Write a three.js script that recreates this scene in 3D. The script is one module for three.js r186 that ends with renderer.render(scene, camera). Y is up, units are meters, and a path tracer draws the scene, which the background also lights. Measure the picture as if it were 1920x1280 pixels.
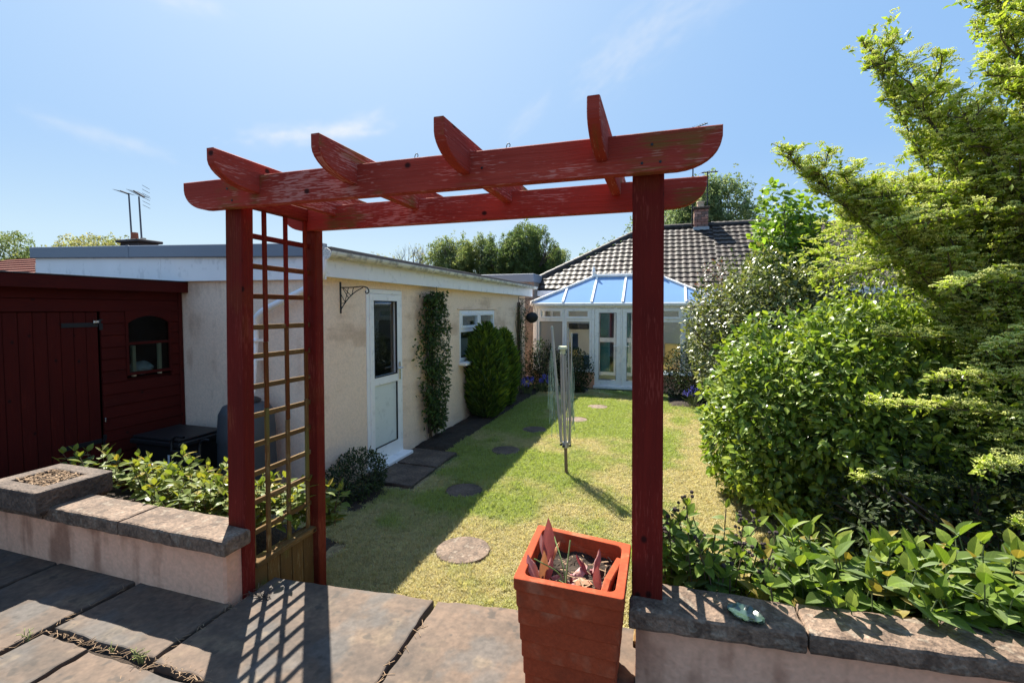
import * as THREE from 'three';
import { ConvexGeometry } from 'three/addons/geometries/ConvexGeometry.js';
import { mergeGeometries, mergeVertices } from 'three/addons/utils/BufferGeometryUtils.js';

// ------------------------------------------------------------------ camera, sky, sun, exposure
const scene = new THREE.Scene();
const camera = new THREE.PerspectiveCamera(2 * Math.atan(640 / 890) * 180 / Math.PI, 1024 / 682, 0.05, 600);
camera.position.set(0, 1.84, 0);
camera.rotation.order = 'YXZ';
camera.rotation.set(-2.5 * Math.PI / 180, Math.atan(285 / 890), 0);
camera.setViewOffset(1920, 1280, 0, 21.1, 1920, 1280);
scene.add(camera);
const renderer = new THREE.WebGLRenderer({ antialias: true });
renderer.toneMapping = THREE.LinearToneMapping;
renderer.toneMappingExposure = 3.0;
renderer.shadowMap.enabled = true;

const SUN = new THREE.Vector3(-0.414, 0.764, -0.495).normalize();
const sun = new THREE.DirectionalLight(new THREE.Color(1, 0.95, 0.85), 5);
sun.position.copy(SUN).multiplyScalar(40);
sun.castShadow = true;
sun.shadow.mapSize.set(4096, 4096);
Object.assign(sun.shadow.camera, { left: -25, right: 25, top: 25, bottom: -25, near: 1, far: 100 });
scene.add(sun); scene.add(sun.target);

// ------------------------------------------------------------------ noise and random
function mulberry(a) { return () => { a |= 0; a = a + 0x6D2B79F5 | 0; let t = Math.imul(a ^ a >>> 15, 1 | a); t = t + Math.imul(t ^ t >>> 7, 61 | t) ^ t; return ((t ^ t >>> 14) >>> 0) / 4294967296; }; }
let R = mulberry(7);
const rr = (a, b) => a + (b - a) * R();
const clamp = (x, a = 0, b = 1) => Math.min(b, Math.max(a, x));
const mix = (a, b, t) => a + (b - a) * t;
const sm = (a, b, x) => { const t = clamp((x - a) / (b - a)); return t * t * (3 - 2 * t); };
const mix3 = (a, b, t) => [mix(a[0], b[0], t), mix(a[1], b[1], t), mix(a[2], b[2], t)];
function hash(x, y, s) { let h = Math.imul(x, 374761393) + Math.imul(y, 668265263) + Math.imul(s, 974634777) | 0; h = Math.imul(h ^ h >>> 13, 1274126177); return ((h ^ h >>> 16) >>> 0) / 4294967296; }
// value noise with period px, py (in cells)
function vn(x, y, px, py, s) {
  const xi = Math.floor(x), yi = Math.floor(y), fx = x - xi, fy = y - yi;
  const ux = fx * fx * (3 - 2 * fx), uy = fy * fy * (3 - 2 * fy);
  const m = (a, p) => ((a % p) + p) % p;
  const x0 = m(xi, px), x1 = m(xi + 1, px), y0 = m(yi, py), y1 = m(yi + 1, py);
  return mix(mix(hash(x0, y0, s), hash(x1, y0, s), ux), mix(hash(x0, y1, s), hash(x1, y1, s), ux), uy);
}
function fbm(u, v, fx, fy, oct, s) { let a = 0, w = 0.5, t = 0; for (let i = 0; i < oct; i++) { a += w * vn(u * fx, v * fy, fx, fy, s + i * 17); t += w; w *= 0.55; fx *= 2; fy *= 2; } return a / t; }
const BIG = 1 << 20;
const fb = (x, y, oct, s) => { let a = 0, w = 0.5, t = 0; for (let i = 0; i < oct; i++) { a += w * vn(x + 5000, y + 5000, BIG, BIG, s + i * 13); t += w; w *= 0.5; x *= 2.03; y *= 2.03; } return a / t; };

// ------------------------------------------------------------------ the sky: clear blue air, brighter round the sun, a few cirrus streaks
{
  const W = 2048, H = 1024, data = new Float32Array(W * H * 4);
  const streaks = [ // azimuth (deg, left of the garden axis is negative), elevation, length, width, tilt, strength
    [-40, 18.6, 8.5, 0.75, 0.20, 0.75], [-35.5, 20, 4, 0.8, 0.45, 0.35], [-51.5, 27.5, 4.2, 0.6, 0.05, 0.35], [-3.5, 28, 7.5, 2.1, 0.55, 0.34], [-16, 21.5, 3.2, 1.0, 0.75, 0.22],
    [-58, 15.2, 6, 0.6, -0.15, 0.34], [-44, 12.5, 5, 0.7, -0.1, 0.15], [6, 30.5, 6, 1.2, 0.35, 0.2], [-19, 10, 7, 0.8, 0.2, 0.2],
    [60, 40, 14, 3, 0.2, 0.3], [120, 35, 18, 4, 0.1, 0.3], [-120, 50, 16, 4, -0.2, 0.3], [170, 30, 15, 3, 0.2, 0.3]];
  for (let j = 0; j < H; j++) {
    const el = (0.5 - (j + 0.5) / H) * Math.PI;
    for (let i = 0; i < W; i++) {
      // three.js equirect: u = atan2(z, x) / 2pi + 0.5
      const ph = ((i + 0.5) / W - 0.5) * 2 * Math.PI;
      const x = Math.cos(ph) * Math.cos(el), z = Math.sin(ph) * Math.cos(el), y = Math.sin(el);
      const cs = x * SUN.x + y * SUN.y + z * SUN.z, ang = Math.acos(clamp(cs, -1, 1)) * 180 / Math.PI;
      const e = clamp(y, 0, 1);
      const t = Math.pow(e, 0.62);
      let c = mix3(mix3([0.66, 0.87, 0.99], [0.345, 0.60, 0.98], sm(0, 0.3, e)), [0.15, 0.39, 0.87], clamp(t * 1.1 - 0.3));
      const g1 = Math.exp(-Math.pow(ang / 24, 1.3)), g2 = Math.exp(-Math.pow(ang / 46, 2));
      c = [c[0] + 0.58 * g1 + 0.12 * g2, c[1] + 0.46 * g1 + 0.12 * g2, c[2] + 0.2 * g1 + 0.06 * g2];
      const az = Math.atan2(x, -z) * 180 / Math.PI, ed = el * 180 / Math.PI;
      let cl = 0;
      for (const [a0, e0, L, w, tilt, k] of streaks) {
        let da = (az - a0) * Math.cos(el); if (da > 180) da -= 360; if (da < -180) da += 360;
        const de = ed - e0 - tilt * da;
        if (Math.abs(da) > L * 1.6 || Math.abs(de) > w * 5) continue;
        const wv = (fb(da * 0.8, de * 1.8, 4, 31) - 0.5) * 2;
        const fall = Math.exp(-Math.pow((de + wv * w * 0.8) / w, 2)) * sm(1.0, 0.25, Math.abs(da / L) + (fb(da, de * 2, 3, 77) - 0.5) * 0.5);
        cl += k * fall * (0.45 + 0.9 * fb(da * 1.6 + a0, de * 3.2, 4, 53));
      }
      cl = clamp(cl);
      c = mix3(c, [0.93, 0.97, 1.02], cl * 0.8);
      if (y < 0) c = mix3(c, [0.26, 0.25, 0.18], sm(0, 0.05, -y));
      const o = (( H - 1 - j) * W + i) * 4;
      data[o] = c[0] / 3.1; data[o + 1] = c[1] / 3.1; data[o + 2] = c[2] / 3.1; data[o + 3] = 1;
    }
  }
  const sky = new THREE.DataTexture(data, W, H, THREE.RGBAFormat, THREE.FloatType);
  sky.mapping = THREE.EquirectangularReflectionMapping; sky.magFilter = THREE.LinearFilter; sky.minFilter = THREE.LinearFilter;
  sky.colorSpace = THREE.LinearSRGBColorSpace; sky.needsUpdate = true;
  scene.background = sky; scene.environment = sky;
}

// ------------------------------------------------------------------ materials
function tex(w, h, Su, Sv, fn, wantBump = true) { // fn(u, v) -> [r, g, b, height], sRGB 0..1; u, v 0..1 over Su x Sv metres
  const a = new Uint8Array(w * h * 4), b = wantBump ? new Uint8Array(w * h * 4) : null;
  for (let j = 0; j < h; j++) for (let i = 0; i < w; i++) {
    const c = fn((i + 0.5) / w, (j + 0.5) / h), o = (j * w + i) * 4;
    for (let k = 0; k < 3; k++) a[o + k] = clamp(c[k]) * 255;
    a[o + 3] = 255;
    if (b) { b[o] = b[o + 1] = b[o + 2] = clamp(c[3] ?? 0.5) * 255; b[o + 3] = 255; }
  }
  const make = (d, srgb) => { const t = new THREE.DataTexture(d, w, h, THREE.RGBAFormat); t.wrapS = t.wrapT = THREE.RepeatWrapping; t.magFilter = THREE.LinearFilter; t.minFilter = THREE.LinearMipmapLinearFilter; t.generateMipmaps = true; if (srgb) t.colorSpace = THREE.SRGBColorSpace; t.repeat.set(1 / Su, 1 / Sv); t.needsUpdate = true; return t; };
  return { map: make(a, true), bumpMap: b ? make(b, false) : undefined };
}
const rgb = (r, g, b) => [r / 255, g / 255, b / 255];
const lin = (r, g, b) => new THREE.Color().setRGB(r, g, b);
const std = (o) => new THREE.MeshStandardMaterial(Object.assign({ roughness: 0.85, metalness: 0 }, o));
const phy = (o) => new THREE.MeshPhysicalMaterial(Object.assign({ roughness: 0.85, metalness: 0 }, o));

// old red wood stain: grain along u, flaked streaks down to grey wood, green algae
function woodTex(base, dark, peel, algae, peelK, algaeK, seed) {
  return tex(1024, 512, 2.0, 0.5, (u, v) => {
    const wob = (fbm(u, v, 4, 2, 3, seed) - 0.5) * 0.05;
    const g = fbm(u, v + wob, 6, 64, 3, seed + 3), g2 = fbm(u, v + wob * 1.5, 12, 128, 2, seed + 9);
    const tone = fbm(u, v, 5, 4, 4, seed + 5);
    let c = mix3(dark, base, clamp(0.2 + 0.9 * tone * (0.55 + 0.6 * g)));
    const p = fbm(u, v + wob, 56, 120, 3, seed + 21), area = fbm(u, v, 6, 3, 3, seed + 23);
    const k = sm(0.66, 0.82, p * 0.62 + area * 0.62 - 0.04 + (g2 - 0.5) * 0.25) * peelK;
    c = mix3(c, peel, k);
    const al = sm(0.56, 0.74, fbm(u, v, 8, 2, 3, seed + 41) + (g - 0.5) * 0.2) * algaeK;
    c = mix3(c, algae, al);
    // knots
    for (let i = 0; i < 7; i++) { const kx = hash(i, seed, 5), ky = hash(i, seed, 6); let dx = (u - kx) * 2, dy = (v - ky) * 0.5; const d = Math.hypot(dx * 0.8, dy) * 1000; if (d < 16) c = mix3(c, [0.14, 0.06, 0.05], sm(16, 5, d) * 0.8); }
    return [...c, 0.5 + (g2 - 0.5) * 0.7 - k * 0.15];
  });
}
const redT = woodTex(rgb(180, 74, 58), rgb(132, 44, 34), rgb(214, 164, 152), rgb(116, 92, 40), 0.62, 0.75, 11);
const postT = woodTex(rgb(122, 36, 27), rgb(78, 22, 17), rgb(176, 100, 84), rgb(112, 68, 28), 0.3, 0.25, 61);
const algT = woodTex(rgb(116, 88, 50), rgb(82, 62, 36), rgb(160, 146, 112), rgb(104, 102, 54), 0.5, 0.8, 87);
const shedT = woodTex(rgb(84, 23, 15), rgb(60, 16, 11), rgb(120, 58, 44), rgb(70, 32, 18), 0.16, 0.25, 133);
const stoneT = tex(1024, 1024, 1.7, 1.7, (u, v) => {
  const a = fbm(u, v, 3, 3, 5, 3), b = fbm(u, v, 9, 7, 5, 5), f = fbm(u, v, 80, 80, 3, 7), s = fbm(u + 0.04 * a, v, 3, 14, 4, 12);
  let c = mix3(rgb(86, 74, 64), rgb(142, 114, 92), clamp(a * 0.9 + s * 0.9 - 0.45));
  c = mix3(c, rgb(98, 96, 94), sm(0.5, 0.72, b) * 0.6);
  c = mix3(c, rgb(160, 138, 108), sm(0.6, 0.8, fbm(u, v, 14, 14, 4, 19)) * 0.35);
  c = mix3(c, rgb(66, 60, 54), sm(0.66, 0.8, fbm(u, v, 30, 30, 3, 29)) * 0.5);
  const m = 0.82 + 0.36 * f; return [c[0] * m, c[1] * m, c[2] * m, 0.3 * a + 0.35 * s + 0.35 * fbm(u, v, 20, 20, 4, 33)];
});
const copeT = tex(1024, 512, 1.2, 0.6, (u, v) => {
  const a = fbm(u, v, 6, 3, 4, 103), f = fbm(u, v, 120, 60, 3, 107), l = fbm(u, v, 20, 10, 4, 109);
  let c = mix3(rgb(112, 94, 78), rgb(158, 136, 116), clamp(a * 1.4 - 0.2));
  c = mix3(c, rgb(72, 56, 44), sm(0.5, 0.72, l) * 0.5); c = mix3(c, rgb(176, 172, 156), sm(0.62, 0.75, fbm(u, v, 32, 16, 3, 111)) * 0.4);
  const m = 0.72 + 0.56 * f; return [c[0] * m, c[1] * m, c[2] * m, f * 0.6 + l * 0.4];
});
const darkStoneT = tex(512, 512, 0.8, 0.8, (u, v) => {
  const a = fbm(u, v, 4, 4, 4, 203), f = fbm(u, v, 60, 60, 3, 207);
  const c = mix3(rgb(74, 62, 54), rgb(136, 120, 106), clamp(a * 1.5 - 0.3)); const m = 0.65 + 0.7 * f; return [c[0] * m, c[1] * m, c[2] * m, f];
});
function renderTex(c0, c1, stain, seed, k = 0.5) {
  return tex(1024, 1024, 2.4, 2.4, (u, v) => {
    const a = fbm(u, v, 4, 3, 5, seed), f = fbm(u, v, 160, 160, 2, seed + 4), st = fbm(u, v, 22, 3, 4, seed + 7), b = fbm(u, v, 12, 12, 4, seed + 9);
    let c = mix3(c0, c1, a); c = mix3(c, stain, sm(0.52, 0.8, st * 0.6 + b * 0.45) * k);
    const m = 0.95 + 0.1 * f; return [c[0] * m, c[1] * m, c[2] * m, f * 0.6 + 0.4 * fbm(u, v, 40, 40, 3, seed + 14)];
  });
}
const creamT = renderTex(rgb(240, 208, 180), rgb(247, 219, 194), rgb(196, 160, 132), 301, 0.6);
const pinkT = renderTex(rgb(222, 166, 134), rgb(234, 182, 150), rgb(150, 104, 80), 331, 0.8);
const upvcT = tex(256, 256, 1.2, 1.2, (u, v) => { const a = fbm(u, v, 6, 3, 4, 351), d = sm(0.58, 0.8, fbm(u, v, 20, 20, 3, 353)); const m = 0.935 + 0.05 * a - d * 0.06; return [m, m * 0.995, m * 0.985, 0.5]; }, false);
const gutT = tex(512, 128, 2, 0.5, (u, v) => { const a = fbm(u, v, 30, 6, 4, 371), b = fbm(u, v, 8, 3, 3, 375); const m = 0.93 - 0.2 * sm(0.45, 0.75, a) - 0.12 * b; return [m, m * 0.98, m * 0.93, 0.5]; }, false);
const terraT = tex(512, 512, 0.7, 0.7, (u, v) => {
  const a = fbm(u, v, 5, 4, 4, 401), f = fbm(u, v, 90, 90, 2, 403), w = fbm(u, v, 7, 7, 4, 405);
  let c = mix3(rgb(150, 62, 36), rgb(176, 80, 48), a); c = mix3(c, rgb(196, 146, 118), sm(0.5, 0.8, w) * 0.45); c = mix3(c, rgb(96, 52, 36), sm(0.5, 0.8, fbm(u, v, 8, 8, 4, 409)) * 0.28);
  const m = 0.88 + 0.14 * f; return [c[0] * m, c[1] * m, c[2] * m, f * 0.5 + a * 0.5];
});
const tileT = tex(512, 512, 2.2, 2.2, (u, v) => {
  const a = fbm(u, v, 10, 10, 4, 421), f = fbm(u, v, 90, 90, 2, 423);
  let c = mix3(rgb(92, 76, 66), rgb(138, 116, 100), a); c = mix3(c, rgb(96, 94, 62), sm(0.58, 0.76, fbm(u, v, 16, 16, 3, 427)) * 0.6); c = mix3(c, rgb(196, 184, 166), sm(0.64, 0.75, fbm(u, v, 36, 36, 3, 429)) * 0.5);
  const m = 0.75 + 0.5 * f; return [c[0] * m, c[1] * m, c[2] * m, f];
});
const soilT = tex(512, 512, 0.8, 0.8, (u, v) => { const a = fbm(u, v, 14, 14, 5, 441), f = fbm(u, v, 100, 100, 2, 443); const c = mix3(rgb(50, 40, 32), rgb(98, 80, 62), clamp(a * 0.8 + f * 0.5 - 0.2)); return [...c, a * 0.6 + f * 0.4]; });
const brickT = tex(256, 256, 0.5, 0.5, (u, v) => { const a = fbm(u, v, 12, 12, 4, 461); const c = mix3(rgb(116, 66, 54), rgb(166, 104, 86), a); return [...c, a]; });
// lawn: green with dry straw patches, laid out in metres
const lawnMix = (x, z) => { // 0 green .. 1 straw
  const n = fb(x * 1.1 + 3, z * 1.1, 4, 501), n2 = fb(x * 4, z * 4, 3, 505);
  let k = n * 1.15 + n2 * 0.55 - 0.66 + 0.36 * sm(-4.6, -3.0, z) + 0.42 * sm(-0.5, 0.8, x) * sm(-9.5, -6.5, z) + 0.2 * sm(-1.9, -2.5, x) * sm(-6, -4, z);
  return sm(0.1, 0.52, k);
};
const lawnGreen = [0.13, 0.16, 0.03], lawnStraw = [0.33, 0.25, 0.12];
const lawnCol = (x, z) => mix3(lawnGreen, lawnStraw, lawnMix(x, z));
const s2 = (c) => c.map((v) => Math.pow(clamp(v), 1 / 2.2));
const LX0 = -3.4, LZ0 = -12, LW = 8, LH = 10;
const lawnT = tex(1024, 1024, LW, LH, (u, v) => {
  const x = LX0 + u * LW, z = LZ0 + v * LH; const c = s2(lawnCol(x, z)), f = fbm(u, v, 300, 300, 2, 511); const m = 0.6 + 0.45 * f; return [c[0] * m, c[1] * m, c[2] * m, f];
});
const leafT = tex(64, 128, 1, 1, (u, v) => { // the veins of a leaf
  const d = Math.abs(u - 0.5), mid = Math.exp(-Math.pow(d / 0.035, 2)), side = Math.pow(0.5 + 0.5 * Math.cos((v * 7 - d * 5) * 2 * Math.PI), 8); const m = 0.86 + 0.14 * mid + 0.08 * side + 0.06 * (fbm(u, v, 6, 8, 3, 521) - 0.5); return [m, m, m * 0.95, 0.5 - 0.3 * mid - 0.15 * side];
}, false);

const M = {
  red: phy({ ...redT, bumpScale: 0.003, specularIntensity: 0.4 }), post: phy({ ...postT, bumpScale: 0.003, specularIntensity: 0.3 }), alg: phy({ ...algT, bumpScale: 0.003, specularIntensity: 0.4 }),
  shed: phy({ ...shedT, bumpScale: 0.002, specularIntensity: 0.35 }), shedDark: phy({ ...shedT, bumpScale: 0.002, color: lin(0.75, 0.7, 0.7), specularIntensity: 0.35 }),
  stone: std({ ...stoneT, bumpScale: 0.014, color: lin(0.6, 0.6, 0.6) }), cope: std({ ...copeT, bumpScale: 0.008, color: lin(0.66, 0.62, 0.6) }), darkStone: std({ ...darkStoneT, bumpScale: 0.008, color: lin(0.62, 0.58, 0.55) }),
  cream: std({ ...creamT, bumpScale: 0.0025, roughness: 0.95 }), pink: std({ ...pinkT, bumpScale: 0.004, roughness: 0.95 }),
  upvc: phy({ ...upvcT, roughness: 0.35, color: lin(1, 0.97, 0.96) }), gutter: std({ ...gutT, roughness: 0.6 }), whiteBoard: std({ ...upvcT, roughness: 0.5, color: lin(1, 0.97, 0.97) }),
  flash: std({ color: lin(0.20, 0.225, 0.27), roughness: 0.55, metalness: 0.2 }), felt: std({ color: lin(0.05, 0.05, 0.055), roughness: 0.95 }),
  terra: phy({ ...terraT, bumpScale: 0.0015, specularIntensity: 0.3 }), soil: std({ ...soilT, bumpScale: 0.02, roughness: 1, color: lin(0.45, 0.42, 0.4) }), lawn: std({ ...lawnT, bumpScale: 0.02, roughness: 1 }),
  ground: std({ ...soilT, color: lin(0.6, 0.75, 0.45), roughness: 1 }), brick: std({ ...brickT, bumpScale: 0.004 }),
  black: std({ color: lin(0.012, 0.012, 0.013), roughness: 0.5 }), iron: std({ color: lin(0.018, 0.018, 0.02), roughness: 0.5, metalness: 0.3 }), rubber: std({ color: lin(0.015, 0.015, 0.016), roughness: 0.8 }),
  chrome: std({ color: lin(0.75, 0.75, 0.76), roughness: 0.25, metalness: 1 }), alu: std({ color: lin(0.42, 0.41, 0.40), roughness: 0.5, metalness: 0.55 }), rust: std({ color: lin(0.18, 0.12, 0.075), roughness: 0.8 }),
  glass: phy({ color: lin(0.93, 0.97, 0.96), roughness: 0.02, transmission: 1, thickness: 0, ior: 1.5 }),
  dark: std({ color: lin(0.02, 0.02, 0.022), roughness: 0.9 }), room: std({ color: lin(0.62, 0.58, 0.48), roughness: 0.9 }), roomFloor: std({ color: lin(0.30, 0.24, 0.17), roughness: 0.6 }),
  line: std({ color: lin(0.20, 0.29, 0.26), roughness: 0.6 }), butt: std({ color: lin(0.06, 0.064, 0.07), roughness: 0.55 }), straw: std({ color: lin(0.26, 0.17, 0.10), roughness: 1 }),
};
M.mid = phy({ ...algT, bumpScale: 0.003, specularIntensity: 0.3, color: lin(0.95, 0.55, 0.42) });
M.roofGlass = phy({ color: lin(0.30, 0.50, 0.78), roughness: 0.14, transmission: 0.45, thickness: 0, ior: 1.5 });

// ------------------------------------------------------------------ helpers
const used = {};
function numbered(n) { const k = used[n] = (used[n] ?? -1) + 1; return k ? n + '_' + String(k).padStart(3, '0') : n; }
const V = (x, y, z) => new THREE.Vector3(x, y, z);
// uv in metres from the dominant plane of each face; grain: the axis the texture's u follows
function planar(geo, grain = 'x', jitter = true) {
  const g = geo.index ? geo.toNonIndexed() : geo, p = g.attributes.position, n = p.count, uv = new Float32Array(n * 2);
  const ou = jitter ? R() * 7 : 0, ov = jitter ? R() * 7 : 0, a = V(), b = V(), c = V(), nn = V();
  for (let i = 0; i < n; i += 3) {
    a.fromBufferAttribute(p, i); b.fromBufferAttribute(p, i + 1); c.fromBufferAttribute(p, i + 2);
    nn.crossVectors(b.clone().sub(a), c.clone().sub(a)); const ax = Math.abs(nn.x), ay = Math.abs(nn.y), az = Math.abs(nn.z);
    const ax3 = ax >= ay && ax >= az ? 'x' : ay >= az ? 'y' : 'z';
    let rest = 'xyz'.replace(ax3, '').split(''); if (rest[1] === grain) rest = [rest[1], rest[0]];
    [a, b, c].forEach((q, k) => { uv[(i + k) * 2] = q[rest[0]] + ou; uv[(i + k) * 2 + 1] = q[rest[1]] + ov; });
  }
  g.setAttribute('uv', new THREE.BufferAttribute(uv, 2));
  if (!g.attributes.normal) g.computeVertexNormals();
  for (const k of Object.keys(g.attributes)) if (!['position', 'normal', 'uv'].includes(k)) g.deleteAttribute(k);
  return g;
}
function soup(tris) { const g = new THREE.BufferGeometry(); g.setAttribute('position', new THREE.Float32BufferAttribute(tris.flat(2), 3)); g.computeVertexNormals(); return g; }
// box with chamfered edges, world extents
function box(x0, x1, y0, y1, z0, z1, b = 0.003, grain = 'x') {
  const cx = (x0 + x1) / 2, cy = (y0 + y1) / 2, cz = (z0 + z1) / 2, hx = Math.abs(x1 - x0) / 2, hy = Math.abs(y1 - y0) / 2, hz = Math.abs(z1 - z0) / 2;
  b = Math.min(b, hx * 0.45, hy * 0.45, hz * 0.45);
  const P = (s, k) => [cx + s[0] * (hx - (k === 0 ? 0 : b)), cy + s[1] * (hy - (k === 1 ? 0 : b)), cz + s[2] * (hz - (k === 2 ? 0 : b))];
  const T = [], C = [cx, cy, cz];
  const tri = (p, q, r) => { const n = V(...q).sub(V(...p)).cross(V(...r).sub(V(...p))), m = V((p[0] + q[0] + r[0]) / 3 - C[0], (p[1] + q[1] + r[1]) / 3 - C[1], (p[2] + q[2] + r[2]) / 3 - C[2]); T.push(n.dot(m) >= 0 ? [p, q, r] : [p, r, q]); };
  const quad = (p, q, r, s) => { tri(p, q, r); tri(p, r, s); };
  for (let k = 0; k < 3; k++) { const [i, j] = [0, 1, 2].filter((a) => a !== k); for (const s of [-1, 1]) { const c = (a, d) => { const v = [0, 0, 0]; v[k] = s; v[i] = a; v[j] = d; return P(v, k); }; quad(c(-1, -1), c(1, -1), c(1, 1), c(-1, 1)); } }
  for (let k = 0; k < 3; k++) { const [i, j] = [0, 1, 2].filter((a) => a !== k); for (const a of [-1, 1]) for (const d of [-1, 1]) { const c = (e, f) => { const v = [0, 0, 0]; v[k] = e; v[i] = a; v[j] = d; return P(v, f); }; quad(c(-1, i), c(1, i), c(1, j), c(-1, j)); } }
  for (const a of [-1, 1]) for (const d of [-1, 1]) for (const e of [-1, 1]) { const s = [a, d, e]; tri(P(s, 0), P(s, 1), P(s, 2)); }
  return planar(soup(T), grain);
}
function tube(pts, r, seg = 24, rad = 6, closed = false) { const g = new THREE.TubeGeometry(new THREE.CatmullRomCurve3(pts.map((p) => p.isVector3 ? p : V(...p)), closed, 'centripetal'), seg, r, rad, closed); return g.toNonIndexed(); }
function rod(a, b, r, r2 = r, rad = 8) { // straight tapered rod
  a = a.isVector3 ? a : V(...a); b = b.isVector3 ? b : V(...b); const d = b.clone().sub(a), g = new THREE.CylinderGeometry(r2, r, d.length(), rad, 1).toNonIndexed();
  g.translate(0, d.length() / 2, 0); g.applyQuaternion(new THREE.Quaternion().setFromUnitVectors(V(0, 1, 0), d.normalize())); g.translate(a.x, a.y, a.z); return g;
}
function bar(a, b, w, h, up = V(0, 1, 0), grain = 'z', bev = 0.002) { // rectangular bar from a to b
  a = a.isVector3 ? a : V(...a); b = b.isVector3 ? b : V(...b); const d = b.clone().sub(a), L = d.length(); const g = box(-w / 2, w / 2, -h / 2, h / 2, 0, L, bev, grain);
  const z = d.normalize(), x = V().crossVectors(up, z).normalize(), y = V().crossVectors(z, x); g.applyMatrix4(new THREE.Matrix4().makeBasis(x, y, z)); g.translate(a.x, a.y, a.z); return g;
}
function merge(list) { return mergeGeometries(list.map((g) => { g = g.index ? g.toNonIndexed() : g; if (!g.attributes.uv) g.setAttribute('uv', new THREE.BufferAttribute(new Float32Array(g.attributes.position.count * 2), 2)); for (const k of Object.keys(g.attributes)) if (!['position', 'normal', 'uv'].includes(k)) g.deleteAttribute(k); return g; })); }
function tag(o, label, category, group, kind) { if (label) o.userData.label = label; if (category) o.userData.category = category; if (group) o.userData.group = group; if (kind) o.userData.kind = kind; return o; }
function thing(name, label, category, at, group) { const o = new THREE.Group(); o.name = numbered(name); o.position.set(...at); scene.add(o); return tag(o, label, category, group); }
const wpos = (o) => { const p = V(); while (o && o !== scene) { p.add(o.position); o = o.parent; } return p; };
// geometry in world coordinates -> named child
function part(name, geo, mat, parent, extra) {
  const g = Array.isArray(geo) ? merge(geo) : geo, m = new THREE.Mesh(g, mat); m.name = name; m.castShadow = m.receiveShadow = true;
  const w = wpos(parent); m.position.copy(w).negate(); parent.add(m); if (extra) Object.assign(m.userData, extra); return m;
}
function solo(name, geo, mat, label, category, group) { // a thing of one mesh
  const g = Array.isArray(geo) ? merge(geo) : geo; g.computeBoundingBox(); const b = g.boundingBox, c = [(b.min.x + b.max.x) / 2, b.min.y, (b.min.z + b.max.z) / 2]; g.translate(-c[0], -c[1], -c[2]);
  const m = new THREE.Mesh(g, mat); m.name = numbered(name); m.position.set(...c); m.castShadow = m.receiveShadow = true; scene.add(m); return tag(m, label, category, group);
}
function struct(name, geo, mat, parent) { const g = Array.isArray(geo) ? merge(geo) : geo; const m = new THREE.Mesh(g, mat); m.name = numbered(name); m.userData.kind = 'structure'; m.receiveShadow = m.castShadow = true; (parent ?? scene).add(m); return m; }
// irregular flat stone: outline in x, z, top at y
function flag(poly, y0, y1, bev = 0.008, rough = 0.006) {
  const pts = []; poly.forEach((p, i) => { const q = poly[(i + 1) % poly.length], L = Math.hypot(q[0] - p[0], q[1] - p[1]), n = Math.max(1, Math.round(L / 0.05)); for (let k = 0; k < n; k++) { const t = k / n, e = k ? rough : rough * 0.5; pts.push(new THREE.Vector2(mix(p[0], q[0], t) + rr(-e, e), -(mix(p[1], q[1], t) + rr(-e, e)))); } });
  const g = new THREE.ExtrudeGeometry(new THREE.Shape(pts), { depth: y1 - y0 - bev, bevelEnabled: true, bevelThickness: bev, bevelSize: bev, bevelOffset: -bev, bevelSegments: 2, curveSegments: 2 });
  g.rotateX(-Math.PI / 2); g.translate(0, y0, 0); return planar(g);
}

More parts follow.
